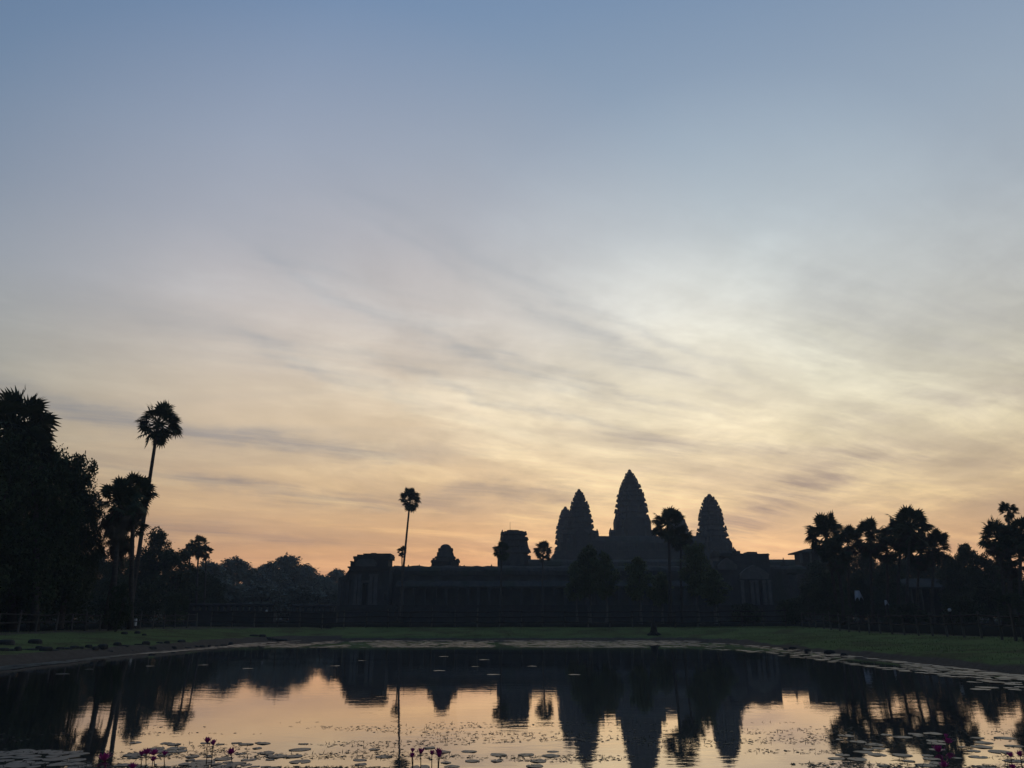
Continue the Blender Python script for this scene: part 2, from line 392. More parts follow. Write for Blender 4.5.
# ------------------------------------------------------------------ temple towers
def redent(r):
    q = [(1, .30), (.90, .30), (.90, .55), (.76, .55), (.76, .76), (.55, .76), (.55, .90), (.30, .90)]
    pts = []
    for k in range(4):
        c, s = [(1, 0), (0, 1), (-1, 0), (0, -1)][k]
        pts += [((x * c - y * s) * r, (x * s + y * c) * r) for x, y in q + [(.30, 1.0)]]
    return pts
TEMPLE_ROT = R(4)
def tower_mesh(cx, Y, prof, z_bot, tiers, rd):
    """stone prang: redented tiers with cornices and rows of antefixes following a measured profile"""
    ref = prof[-3][0]
    X = at(cx, ref, Y).x
    tab = []
    for py, hw in prof:
        p = at(cx, py, Y); tab.append((p.z, at(cx + hw, py, Y).x - p.x))
    tab.sort()
    zb = tab[0][0]; zt = tab[-1][0]; r0 = tab[0][1]
    m = MB(); cr, sr = math.cos(TEMPLE_ROT), math.sin(TEMPLE_ROT)
    def ring(z, r): return [(x * cr - y * sr, x * sr + y * cr, z) for x, y in [(p[0] * rd.uniform(.97, 1.015), p[1] * rd.uniform(.97, 1.015)) for p in redent(r)]]
    rings = [ring(z_bot, r0 * 1.0), ring(zb, r0)]
    ant = []
    # tier heights shrink upward
    hs = [0.91 ** k for k in range(tiers)]; tot = sum(hs); z = zb; top = zb + (zt - zb) * .93
    for k in range(tiers):
        h = hs[k] / tot * (top - zb)
        ra = lerp(z + h * .4, tab) * rd.uniform(.975, 1.02); rb = lerp(z + h, tab)
        rings += [ring(z + .002, ra * .895), ring(z + h * .22, ra * .88), ring(z + h * .30, ra * .97), ring(z + h * .42, ra * .99), ring(z + h * .47, min(ra * .91, rb * .95)), ring(z + h * .995, min(ra * .885, rb * .92))]
        ant.append((z + h * .42, ra * .99, h))
        z += h
    m.rings(rings)
    for z, r, h in ant:
        pts = redent(r * .97)
        for k in range(4):
            mids = [((x0 + x1) / 2, (y0 + y1) / 2) for (x0, y0), (x1, y1) in zip(pts[k * 9:k * 9 + 9:2], pts[k * 9 + 1:k * 9 + 9:2])] + [pts[k * 9], pts[k * 9 + 8], pts[k * 9 + 4]]
            for x, y in mids:
                if rd.random() < .2: continue
                w = min(h * .25, r * .17) * rd.uniform(.7, 1.3); hh = h * rd.uniform(.42, .92)
                px_, py_ = x * cr - y * sr, x * sr + y * cr
                m.box(px_ - w, px_ + w, py_ - w, py_ + w, z, z + hh, rd.uniform(0, .3), .45)
    return m, X, tab
def finial(X, Y, tab):
    zt = tab[-1][0]; zb = zt - (zt - tab[0][0]) * .085; r = lerp(zb, tab)
    f = MB(); n = 14; rr = []
    for t, k in ((0, .95), (.2, 1.0), (.34, .6), (.5, .72), (.66, .4), (.82, .46), (1.0, .2)):
        rr.append([(r * k * math.cos(6.2832 * i / n), r * k * math.sin(6.2832 * i / n), zb + (zt - zb) * t) for i in range(n)])
    f.rings(rr); return f
rd = random.Random(11)
temple = thing('temple', 'dark sandstone temple with five tall pointed towers behind the trees', 'temple', (at(640, 560, 305).x, 305, 1.0))
TL = temple.location.copy()
def tower(label, cx, Y, prof, tiers, porch):
    m, X, tab = tower_mesh(cx, Y, prof, 18.0, tiers, rd)
    t = m.build('tower', STONE, temple, label=label, loc=(X - TL.x, Y - TL.y, -TL.z))
    finial(X, Y, tab).build('finial', STONE, t)
    p = MB(); r = tab[0][1]; zb = tab[0][0]
    for (rx, w, z1) in porch:                       # gabled porches stepping out on four sides
        for sx, sy in ((1, 0), (-1, 0), (0, 1), (0, -1)):
            w2 = r * w; x0, x1 = r * .8, r * rx; hz = (z1 - zb + 12) * .05
            m2 = [(-w2, 18), (w2, 18), (w2, z1 - hz * 1.3), (w2 * .72, z1 - hz * .9), (w2 * .55, z1 - hz * .2), (0, z1 + hz * .2), (-w2 * .55, z1 - hz * .2), (-w2 * .72, z1 - hz * .9), (-w2, z1 - hz * 1.3)]
            if sx: p.rings([[(sx * x, y, z) for y, z in m2] for x in (x0, x1)])
            else: p.rings([[(x, sy * y, z) for x, z in m2] for y in (x0, x1)])
            ex, ey = sx * (x1 - .35), sy * (x1 - .35); p.box(ex - .32, ex + .32, ey - .32, ey + .32, z1 - .2, z1 + .75, 0, .4)
    p.build('porch', STONE_D, t)
    return t
zc = lambda py, Y: at(600, py, Y).z
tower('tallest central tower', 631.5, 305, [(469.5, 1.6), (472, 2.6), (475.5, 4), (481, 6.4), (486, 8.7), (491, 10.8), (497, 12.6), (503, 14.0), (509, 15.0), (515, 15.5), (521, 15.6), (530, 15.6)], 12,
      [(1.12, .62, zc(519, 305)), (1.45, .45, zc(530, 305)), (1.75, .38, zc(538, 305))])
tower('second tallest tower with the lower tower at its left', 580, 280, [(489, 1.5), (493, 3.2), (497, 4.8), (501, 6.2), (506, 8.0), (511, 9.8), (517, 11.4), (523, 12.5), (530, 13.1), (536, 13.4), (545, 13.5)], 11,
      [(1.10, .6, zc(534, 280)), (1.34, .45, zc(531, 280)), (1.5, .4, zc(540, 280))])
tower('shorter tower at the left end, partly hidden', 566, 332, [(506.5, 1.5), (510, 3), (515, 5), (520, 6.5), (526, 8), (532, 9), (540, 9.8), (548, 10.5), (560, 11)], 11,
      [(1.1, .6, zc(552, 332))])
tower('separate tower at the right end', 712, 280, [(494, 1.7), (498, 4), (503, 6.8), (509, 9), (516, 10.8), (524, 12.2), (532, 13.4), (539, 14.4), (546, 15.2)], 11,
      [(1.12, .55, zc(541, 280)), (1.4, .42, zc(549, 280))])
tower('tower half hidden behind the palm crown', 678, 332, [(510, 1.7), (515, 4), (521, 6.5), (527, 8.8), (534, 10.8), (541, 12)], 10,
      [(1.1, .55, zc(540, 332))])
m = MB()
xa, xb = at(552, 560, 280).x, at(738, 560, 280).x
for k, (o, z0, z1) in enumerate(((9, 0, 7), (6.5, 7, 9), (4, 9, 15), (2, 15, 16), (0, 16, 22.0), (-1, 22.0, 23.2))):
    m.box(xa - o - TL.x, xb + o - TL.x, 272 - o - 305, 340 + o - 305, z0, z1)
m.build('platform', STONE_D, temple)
m = MB(); zr = at(600, 536, 279).z - TL.z; xl, xr = at(566, 540, 279).x - TL.x, at(722, 540, 279).x - TL.x
vault = lambda y, w, z0, z1: [(y - w, z0), (y + w, z0), (y + w, z0 + (z1 - z0) * .45), (y + w * .8, z0 + (z1 - z0) * .75), (y + w * .35, z1 - .25), (y, z1), (y - w * .35, z1 - .25), (y - w * .8, z0 + (z1 - z0) * .75), (y - w, z0 + (z1 - z0) * .45)]
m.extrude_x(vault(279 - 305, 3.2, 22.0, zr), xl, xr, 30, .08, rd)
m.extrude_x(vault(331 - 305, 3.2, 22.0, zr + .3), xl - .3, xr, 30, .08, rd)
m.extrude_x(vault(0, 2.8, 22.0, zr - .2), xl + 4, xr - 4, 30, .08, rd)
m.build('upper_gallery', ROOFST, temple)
# stair flights and blind windows of the upper gallery
for px in (579, 646, 712):
    s = MB(); X = at(px, 560, 272).x - TL.x
    for k in range(14): s.box(X - 2.2, X + 2.2, 262.5 - 305 + k * .75, 274 - 305, k * 1.05 + 1, k * 1.05 + 2.05)
    s.build('staircase', STONE_L, temple)
for k in range(16):
    X = xl + (xr - xl) * (k + .5) / 16
    s = MB(); y0 = 275.4 - 305
    for (a, b, c, d) in ((-1.2, 1.2, 26.1, 26.4), (-1.2, 1.2, 23.4, 23.7), (-1.2, -.9, 23.7, 26.1), (.9, 1.2, 23.7, 26.1), (-.55, -.35, 23.7, 26.1), (-.1, .1, 23.7, 26.1), (.35, .55, 23.7, 26.1)):
        s.box(X + a, X + b, y0, y0 + .5, c, d)
    s.build('window', STONE, temple)

# ------------------------------------------------------------------ second enclosure: long roof and two small towers
Y2 = 196
gal2 = thing('inner_gallery', 'long low stone gallery roof behind the front gallery, beside the stump tower', 'building', (30, Y2, 1.0))
zr = at(540, 559.5, Y2).z - 1
m = MB(); m.box(-24 - 30, at(800, 560, Y2).x - 30, -3, 3, 0, zr * .8); m.build('wall', STONE_D, gal2)
m = MB(); x1 = at(548, 560, Y2).x; m.extrude_x(vault(0, 3.4, zr * .8, zr), at(528, 560, Y2).x - 30, at(800, 560, Y2).x - 30, 40, .06, rd)
m.build('roof', ROOFST, gal2)
m = MB(); m.extrude_x(vault(0, 3.6, zr * .8, zr * .80 + 1.2), -54, at(526, 560, Y2).x - 30, 30, .05, rd); m.build('lower_roof', ROOFST, gal2)

def small_tower(name, label, cx, Y, prof, tiers, spike=False):
    m, X, tab = tower_mesh(cx, Y, prof, 2.0, tiers, rd)
    # broken flat top: strip the finial, crown it with loose blocks
    t = thing(name, label, 'tower', (X, Y, 1.0))
    m.build('tiers', STONE, t, loc=(0, 0, -1.0))
    b = MB(); zt = tab[-1][0] - 1.0; r = tab[-1][1]; zb2 = tab[0][0] - 1 + (tab[-1][0] - tab[0][0]) * .92
    for k in range(9):
        a = rd.uniform(0, 6.28); q = rd.uniform(.1, .75) * r; s_ = rd.uniform(.14, .34) * r
        b.box(q * math.cos(a) - s_, q * math.cos(a) + s_, q * math.sin(a) - s_, q * math.sin(a) + s_, zb2, zt - rd.uniform(0, .35), rd.uniform(0, 1.5), .9)
    b.build('broken_top', STONE_D, t)
    if spike:
        s = MB(); s.tube([(-1.0, 0, zt - .6), (-1.0, 0, zt + 2.0)], [.05, .03], 6); s.build('lightning_rod', WOOD_D, t)
    return t
small_tower('stump_tower', 'stone tower stump with broken flat top and thin rod, left of the pointed towers', 514, 200,
            [(530, 11), (531.5, 11.5), (534, 12.6), (537, 12), (540, 13), (544, 13.4), (548, 13), (552, 14.5), (556, 16.5)], 4, True)
tx = at(445.5, 556, 188).x; tt = thing('roof_turret', 'small round-topped stone turret on the gallery roofline right of the tall thin palm', 'tower', (tx, 188, 1.0))
def turret_rings(prof):
    m = MB(); rr = []
    for py, hw in prof:
        z = at(445.5, py, 188).z - 1.0; r = at(445.5 + hw, py, 188).x - at(445.5, py, 188).x
        rr.append([(x * rd.uniform(.96, 1.03), y * rd.uniform(.96, 1.03), z) for x, y in redent(r)])
    m.rings(rr[::-1]); return m
mb_ = turret_rings([(544.3, 1.6), (545.0, 3.4), (546.4, 4.9), (548.2, 5.7), (548.4, 7.2), (551.0, 7.6), (551.2, 6.9), (553.0, 7.6), (556.5, 8.6), (556.7, 10.2), (558.6, 10.6), (558.8, 9.4), (562, 10.6)]); mb_.build('dome', STONE, tt)
mb_ = turret_rings([(560.2, 14.0), (562.4, 14.6), (563.0, 13.4), (575, 14), (612, 14)]); mb_.build('base', STONE_D, tt)
for a_, b_, y_ in ((-13, -10, 558.5), (10.5, 14, 559), (-8.5, -6.5, 552.6), (6.5, 8.2, 553.4)):
    x0 = at(445.5 + a_, y_, 188).x - tx; x1 = at(445.5 + b_, y_, 188).x - tx; m = MB(); m.box(x0, x1, -1.6, .2, at(445.5, 563, 188).z - 1, at(445.5, y_, 188).z - 1, .1, .75); m.build('antefix', STONE_D, tt)

# ------------------------------------------------------------------ front gallery with corner pavilion
Y1 = 165.0
X0 = at(388, 590, Y1).x; X1 = at(722, 590, Y1).x
gal = thing('front_gallery', 'long dark stone gallery with pillars running behind the fence below the towers', 'building', ((X0 + X1) / 2, Y1, 1.0))
gx_ = gal.location.x
zb = at(450, 607, 160).z - 1; zr = at(440, 566, 172).z - 1
zb = 3.4
m = MB()
for k, (o, a, b) in enumerate(((4.2, 0, .5), (3.6, .5, 1.0), (3.9, 1.0, 1.25), (3.3, 1.25, 2.2), (3.6, 2.2, 2.5), (3.2, 2.5, 3.1), (3.5, 3.1, 3.4))):
    m.box(X0 - 3 - gx_, X1 + 3 - gx_, -o, 14, a, b)
m.build('base_terrace', STONE_D, gal)
m = MB(); m.box(X0 + .3 - gx_, X1 - gx_, 4, 4.8, zb, zr - 1.2)
m.box(X0 + 1.5 - gx_, X1 - gx_, 9.2, 10, zb, zr - 1.2); m.build('wall', STONE, gal)
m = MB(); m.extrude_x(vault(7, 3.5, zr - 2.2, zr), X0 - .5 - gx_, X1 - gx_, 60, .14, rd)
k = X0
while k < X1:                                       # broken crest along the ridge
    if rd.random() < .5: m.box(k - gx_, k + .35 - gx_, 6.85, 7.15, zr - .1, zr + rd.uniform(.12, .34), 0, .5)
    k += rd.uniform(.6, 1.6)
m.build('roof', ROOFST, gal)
m = MB(); zl = zb + 3.5
m.extrude_x([(-.2, zl), (4, zl), (4, zl + 1.6), (2.4, zl + 1.35), (1, zl + .9), (-.2, zl + .35)], X0 + 1.5 - gx_, X1 - gx_, 50, .05, rd)
m.build('lower_roof', ROOFST, gal)
n = 30
for k in range(n):
    X = X0 + 3 + (X1 - X0 - 4) * k / (n - 1) - gx_
    m = MB(); m.box(X - .26, X + .26, .1, .62, zb, zl - .2); m.box(X - .36, X + .36, 0, .72, zl - .2, zl); m.box(X - .36, X + .36, 0, .72, zb, zb + .25)
    m.build('pillar', STONE, gal)

# corner pavilion
pv = thing('corner_pavilion', 'ruined stone corner pavilion with open side porch and dark doorway at the gallery end', 'building', (at(371, 600, Y1).x, Y1, 1.0))
P0 = pv.location.x
def px_x(px, py=585, Y=Y1): return at(px, py, Y).x - P0
def px_z(py, px=371, Y=Y1): return at(px, py, Y).z - 1.0
m = MB()
for o, a, b in ((2.6, 0, .55), (2.0, .55, 1.15), (2.3, 1.15, 1.45), (1.5, 1.45, 2.7), (1.8, 2.7, 3.05), (1.2, 3.05, 3.4)):
    m.box(px_x(336) - o, px_x(392) + o, -4 - o, 10, a, b)
m.build('base', STONE_D, pv)
dL, dR = px_x(363.5), px_x(369.5); dz = px_z(583)
m = MB(); xl_, xr_ = px_x(352), px_x(389.5); zt1 = px_z(571)
m.box(xl_, dL, -1, 6, 3.4, zt1); m.box(dR, px_x(385.6), -1, 6, 3.4, zt1); m.box(dL, dR, -.9, 5.9, dz, zt1); m.box(dL, dR, 4, 4.6, 3.4, dz)
wz0, wz1 = px_z(600), px_z(594.5)
m.box(px_x(387.6), xr_, -.95, 6, 3.4, zt1); m.box(px_x(385.6), px_x(387.6), -.9, 5.9, wz1, zt1); m.box(px_x(385.6), px_x(387.6), -.9, 5.9, 3.4, wz0)
m.build('wall', STONE, pv)
m = MB()
for a, b in ((dL - .35, dL), (dR, dR + .35)): m.box(a, b, -1.25, -1.0, 3.4, dz)
m.box(dL - .5, dR + .5, -1.3, -1.0, dz, dz + .45); m.build('door_frame', STONE_L, pv)
for px in (357.5, 361, 372.5, 377):
    m = MB(); X = px_x(px); m.box(X - .3, X + .3, -2.0, -1.35, 3.4, px_z(575)); m.box(X - .42, X + .42, -2.12, -1.28, px_z(576), px_z(575) + .1); m.box(X - .42, X + .42, -2.12, -1.28, 3.4, 3.7)
    m.build('pillar', STONE_L, pv)
m = MB(); m.box(px_x(351) - .2, px_x(390) + .2, -2.1, 6.2, zt1, zt1 + .5); m.box(px_x(351) - .45, px_x(390) + .4, -2.35, 6.4, zt1 + .5, zt1 + .8); m.build('cornice', STONE_D, pv)
m = MB(); za = zt1 + .8; zb_ = px_z(556.5)
m.box(px_x(353), px_x(387.5), -.6, 5.5, za, zb_ - .5); m.box(px_x(352.4), px_x(389.5), -.9, 5.8, zb_ - .5, zb_)
m.box(px_x(356), px_x(389.8), -.7, 5.5, zb_, zb_ + .35); m.box(px_x(362), px_x(389.4), -.5, 5.2, zb_ + .35, px_z(553.6))
for k in range(10):                                 # loose blocks on the broken top
    X = px_x(rd.uniform(356, 388)); m.box(X - .5, X + .5, 1, 3, zb_ + .2, px_z(553.6) + rd.uniform(-.2, .25), rd.uniform(-.1, .1))
m.box(px_x(349.2), px_x(353), 0, 3, za, px_z(561.5)); m.box(px_x(348.6), px_x(351), 0, 2, px_z(562), px_z(561))
m.build('upper_storey', STONE_D, pv)
m = MB(); a, b = px_x(356), px_x(376); zz = za
m.extrude_y([(a, zz), (b, zz), (b + .2, zz + .7), (b - .5, zz + 1.5), ((a + b) / 2, px_z(559)), (a + .5, zz + 1.5), (a - .2, zz + .7)], -1.3, -.65)
m.build('pediment', STONE_L, pv)
for px, y in ((340.3, 0), (340.3, 4), (347.8, 0), (347.8, 4)):   # left side porch, see-through between its pillars
    m = MB(); X = px_x(px); m.box(X - .34, X + .34, y - .34, y + .34, 3.4, px_z(580)); m.build('porch_pillar', STONE, pv)
m = MB(); za = px_z(580)
m.extrude_y([(px_x(339.4), za), (px_x(352), za), (px_x(352), px_z(569)), (px_x(348.2), px_z(570.5)), (px_x(345.5), px_z(574.5)), (px_x(342), px_z(577)), (px_x(339.4), px_z(578.2))], -.6, 4.6)
m.build('porch_roof', ROOFST, pv)
m = MB()
for k in range(7): m.box(px_x(334) - k * .45 - .2, px_x(334) - k * .45 + .8, -3, 7, 0, 3.2 - k * .45)
m.build('side_steps', STONE_D, pv)

# ------------------------------------------------------------------ west gate block right of the towers, pinnacle, corner hall
gt = thing('gatehouse', 'stepped stone gatehouse with gables and a roof stub, right of the right tower', 'building', (at(748, 600, 168).x, 168, 1.0))
P0 = gt.location.x; Y1 = 168.0
def px_x(px, py=575, Y=168.0): return at(px, py, Y).x - P0
def px_z(py, px=748, Y=168.0): return at(px, py, Y).z - 1.0
m = MB()
for o, a, b in ((3, 0, .6), (2.3, .6, 1.3), (2.6, 1.3, 1.6), (1.6, 1.6, 3.0), (2, 3.0, 3.4)): m.box(px_x(716) - o, px_x(775) + o, -5 - o, 16, a, b)
m.build('base', STONE_D, gt)
m = MB(); m.box(px_x(714), px_x(771), 0, 12, 3.4, px_z(561)); m.box(px_x(722), px_x(773), 1.5, 11, px_z(561), px_z(554.5)); m.build('wall', STONE, gt)
m = MB(); m.extrude_x(vault(6, 4.6, px_z(555), px_z(551.8)), px_x(733), px_x(773.6), 16, .05, rd)
m.box(px_x(756), px_x(763), 4.5, 7.5, px_z(553), px_z(550)); m.box(px_x(755.4), px_x(763.6), 4.2, 7.8, px_z(551), px_z(550.4)); m.box(px_x(770.5), px_x(774.2), 3, 8, px_z(556), px_z(552.4), .05)
m.extrude_x(vault(5, 4.4, px_z(556), px_z(548.4)), px_x(722), px_x(735), 8, .1, rd); m.box(px_x(735), px_x(741), 2, 8, px_z(556), px_z(549.8))
for k in range(9):
    X = px_x(rd.uniform(724, 770)); m.box(X - .4, X + .4, 4.6, 6.6, px_z(554), px_z(552.0) + rd.uniform(0, .5), rd.uniform(-.2, .2), .85)
m.build('roof', ROOFST, gt)
def gable(a, b, zb, zt, y, name='gable'):
    m = MB(); w = b - a
    m.extrude_y([(a, zb), (b, zb), (b + w * .04, zb + (zt - zb) * .35), (b - w * .2, zb + (zt - zb) * .72), ((a + b) / 2, zt), (a + w * .2, zb + (zt - zb) * .72), (a - w * .04, zb + (zt - zb) * .35)], y, y + .8)
    m.build(name, STONE_L, gt)
gable(px_x(718), px_x(736), px_z(570), px_z(558), -1.0); gable(px_x(735.5), px_x(762), px_z(580), px_z(566), -4.0)
m = MB(); m.box(px_x(738), px_x(760), -3.2, 0, px_z(581), px_z(579)); m.box(px_x(739), px_x(743), -3.1, -.1, 3.4, px_z(581)); m.box(px_x(755), px_x(759), -3.1, -.1, 3.4, px_z(581)); m.build('porch', STONE, gt)
for px in (736, 745.5, 750, 757, 762):
    m = MB(); X = px_x(px); m.box(X - .3, X + .3, -4.2, -3.6, 3.4, px_z(583)); m.box(X - .4, X + .4, -4.3, -3.5, px_z(583), px_z(581) - .02); m.build('pillar', STONE_L, gt)
m = MB(); zr = px_z(563.5); m.box(px_x(772) + .02, px_x(792), 3, 9, 3.4, zr - 1.6); m.extrude_x(vault(6, 3.4, zr - 1.8, zr), px_x(771) + .03, px_x(812), 14, .05, rd); m.build('side_gallery', ROOFST, gt)
pn = thing('stone_pinnacle', 'thin pointed stone pinnacle on the low roof between gatehouse and flat-roofed hall', 'pinnacle', (at(783.5, 562, 174).x, 174, 1 + zr - .05))
m = MB(); h = at(783.5, 557.5, 174).z - pn.location.z; nn = 10; rr = []
for t, r in ((0, .55), (.15, .6), (.2, .42), (.4, .46), (.45, .3), (.6, .32), (.66, .18), (1, .04)):
    rr.append([(r * math.cos(6.2832 * i / nn), r * math.sin(6.2832 * i / nn), h * t) for i in range(nn)])
m.rings(rr); m.build('spire', STONE_D, pn); m = MB(); m.box(-.8, .8, -.8, .8, -.3, .06); m.build('plinth', STONE_D, pn)
hl = thing('flat_roofed_hall', 'flat-roofed stone block with overhanging eaves left of the right palm group', 'building', (at(805, 600, 178).x, 178, 1.0))
P0 = hl.location.x
x0, x1 = px_x(800.5, 560, 178), px_x(838, 560, 178); zt = px_z(551.2, 800, 178)
m = MB(); m.box(x0 + .5, x1, .8, 5, 0, zt - .4); m.build('wall', STONE_D, hl)
for k in range(4):
    m = MB(); X = x0 + .3 + k * (x1 - x0) / 4; m.box(X - .22, X + .22, 0, .45, px_z(563, 800, 178), zt - .4); m.build('pillar', STONE_L, hl)
m = MB(); m.box(x0 - .7, x1 + .7, -.9, 5.8, zt - .4, zt - .1); m.rings([[(x0 - .5, -.7, zt - .1), (x1 + .5, -.7, zt - .1), (x1 + .5, 5.5, zt - .1), (x0 - .5, 5.5, zt - .1)], [(x0 + 2.5, 2, zt + .75), (x1 - 1, 2, zt + .75), (x1 - 1, 3.5, zt + .75), (x0 + 2.5, 3.5, zt + .75)]])
m.build('roof', ROOFST, hl)
wh = thing('long_hall', 'long low hall with dark sloping roof behind the right palms', 'building', (at(920, 600, 128).x, 128, 1.0))
P0 = wh.location.x
x0, x1 = px_x(896, 580, 128), px_x(985, 580, 128); ze, zr = px_z(587, 920, 128), px_z(577, 920, 128)
m = MB(); m.box(x0 + 1, x1 - 1, 1.5, 9, 0, ze); m.build('wall', WOOD_D, wh)
m = MB(); m.extrude_x([(0, ze - .3), (10.5, ze - .3), (10.5, ze), (5.25, zr), (0, ze)], x0, x1, 20, .02, rd); m.build('roof', ROOFST, wh)
for k in range(9):
    m = MB(); X = x0 + .8 + k * (x1 - x0 - 1.6) / 8; m.box(X - .15, X + .15, .4, .7, 0, ze - .3); m.build('post', WOOD, wh)

# stone balustrades on the terrace, left of the pavilion
def balustrade(label, pxa, pxb, py, Y, n):
    a, b = at(pxa, py, Y), at(pxb, py, Y); t = thing('stone_balustrade', label, 'balustrade', (a.x, Y, 1.0))
    L = b.x - a.x; h = a.z - 1.0
    m = MB(); m.rings([[(x, .32 * math.cos(6.2832 * i / 8), h - .25 + .25 * math.sin(6.2832 * i / 8)) for i in range(8)] for x in (0, L)]); m.build('rail', STONE_D, t)
    m = MB(); m.box(-.3, L + .3, -.7, .7, 0, h - 1.3); m.box(-.4, L + .4, -.85, .85, h - 1.3, h - 1.05); m.build('base_wall', STONE_D, t)
    for k in range(n):
        m = MB(); X = L * (k + .5) / n; m.box(X - .25, X + .25, -.25, .25, h - 1.05, h - .4); m.build('baluster', STONE, t)
balustrade('longer dark stone balustrade below the misty trees on the left', 190, 274, 603.5, 120, 14)
balustrade('shorter dark stone balustrade between misty trees and ruined pavilion', 293, 336, 604.5, 130, 8)

# ------------------------------------------------------------------ vegetation
def fan_palm_crown(seed, n=44, dead=False, droop=0.0):
    rd = random.Random(seed); m = MB()
    for k in range(n):
        if dead: elv = R(rd.uniform(-85, -28)); L = rd.uniform(.5, 1.2); fr = rd.uniform(.6, .9)
        else: elv = math.asin(max(-.99, min(.99, rd.uniform(-1.0, 1.0)))) ; L = rd.uniform(.9, 1.3); fr = rd.uniform(.72, .95)
        az = k * 2.39996 + rd.uniform(-.25, .25)
        d = Vector((math.cos(az) * math.cos(elv), math.sin(az) * math.cos(elv), math.sin(elv)))
        hub = Vector((rd.uniform(-.1, .1), rd.uniform(-.1, .1), rd.uniform(-.25, .25))) + d * L + Vector((0, 0, -.03 * L * math.cos(elv)))
        m.tube([Vector((0, 0, 0)), hub * .5 + Vector((0, 0, .05)), hub], [.055, .04, .03], 4, False)
        up = Vector((0, 0, 1)) if abs(d.z) < .9 else Vector((1, 0, 0))
        s = d.cross(up).normalized(); nrm = s.cross(d).normalized()
        tw = rd.uniform(-.9, .9); s, nrm = s * math.cos(tw) + nrm * math.sin(tw), nrm * math.cos(tw) - s * math.sin(tw)
        d = (d + Vector((0, 0, -.10))).normalized()
        ns = 15; spread = R(128) if not dead else R(60)
        for i in range(ns):
            a = -spread + 2 * spread * i / (ns - 1); ln = fr * (1.0 - .22 * abs(a) / R(130)) * rd.uniform(.88, 1.06)
            dr = d * math.cos(a) + s * math.sin(a); w = dr.cross(nrm).normalized() * (.10 * ln * (1 if not dead else .6))
            fold = nrm * (.16 * ln)
            mid = hub + dr * ln * .58 + fold * math.cos(a); tip = hub + dr * ln + fold * .3 * math.cos(a) + Vector((0, 0, -rd.uniform(.0, .12) * ln))
            m.add([hub, mid - w, tip, mid + w], [(0, 1, 2, 3)])
    return m
palm_protos = [fan_palm_crown(100 + i, 42 + 6 * (i % 2)).mesh('crown', LEAF_P) for i in range(4)]
dense_crown = fan_palm_crown(131, 92).mesh('crown', LEAF_P)
dead_protos = [fan_palm_crown(200 + i, 34, True).mesh('dead_fronds', LEAF_DEAD) for i in range(2)]
def sugar_palm(label, px, py, Y, rpx, base_px=None, k=0, skirt=False, rt=.19, group=None, z0=1.0, cone=False):
    c = at(px, py, Y); bx = c.x + (random.Random(px).uniform(-.4, .4)) if base_px is None else at(base_px, 612, Y).x
    t = thing('sugar_palm', label, 'palm tree', (bx, Y, z0), group)
    r = at(px + rpx, py, Y).x - c.x; s = r / 1.70
    top = Vector((c.x - bx, 0, c.z - z0 - .15 * r)); rr = random.Random(px * 7)
    m = MB(); bend = Vector((rr.uniform(-.25, .25), 0, 0)); path = []; rad = []
    for i in range(9):
        f = i / 8; path.append(Vector((top.x * f, 0, top.z * f)) + bend * math.sin(math.pi * f)); rad.append(rt * (1.45 if i == 0 else 1.12 - .38 * f))
    m.tube(path, rad, 9); m.build('trunk', BARK, t, True)
    o = obj('crown', dense_crown if k == 99 else palm_protos[k % 4], t, loc=top + Vector((0, 0, .16 * r))); o.scale = (s, s, s * rr.uniform(1.02, 1.10)); o.rotation_euler = (0, 0, rr.uniform(0, 6.28))
    if skirt:
        o = obj('dead_fronds', dead_protos[k % 2], t, loc=top + Vector((0, 0, -.1 * r))); o.scale = (s * 1.0, s * 1.0, s * skirt); o.rotation_euler = (0, 0, rr.uniform(0, 6.28))
    return t

def crown_mesh(seed, h, w, lobes, clumps, leaves, leaf, mat_, low=.35):
    """foliage: leaf-sized faces in clumps over uneven lobes; unit is metres, crown from low*h to h"""
    rd = random.Random(seed); m = MB(); ph = rd.uniform(0, 6.28)
    for b in range(lobes):
        f = (b + .5) / lobes; prof = math.sqrt(max(.05, 1 - ((f - .34) / .72) ** 2)); rad = w * rd.uniform(.29, .42) * (1 if f < .75 else .85)
        a = ph + b * 2.39996 + rd.uniform(-.5, .5); q = max(0.0, w * prof * rd.uniform(.86, 1.06) - rad) * (rd.uniform(.75, 1.0) if b % 4 else rd.uniform(0, .5))
        zlo = h * low + rad * .6; zc = zlo + (h - rad * .78 - zlo) * min(1, f * 1.05)
        cx, cy = q * math.cos(a), q * math.sin(a)
        for c in range(clumps):
            v = Vector((rd.gauss(0, 1), rd.gauss(0, 1), rd.gauss(0, 1))).normalized() * rad * rd.uniform(.45, 1.08)
            p = Vector((cx, cy, zc)) + Vector((v.x, v.y, v.z * .75)); sp = rad * rd.uniform(.10, .2)
            for l in range(leaves):
                o = p + Vector((rd.gauss(0, sp), rd.gauss(0, sp), rd.gauss(0, sp * .7)))
                d = Vector((rd.uniform(-1, 1), rd.uniform(-1, 1), rd.uniform(-.8, .5))).normalized(); s = d.cross(Vector((rd.uniform(-1, 1), rd.uniform(-1, 1), 1))).normalized()
                L = leaf * rd.uniform(.6, 1.25)
                m.add([o - d * L * .5, o + s * L * .3, o + d * L * .55, o - s * L * .3], [(0, 1, 2, 3)])
    return m.mesh('crown', mat_)
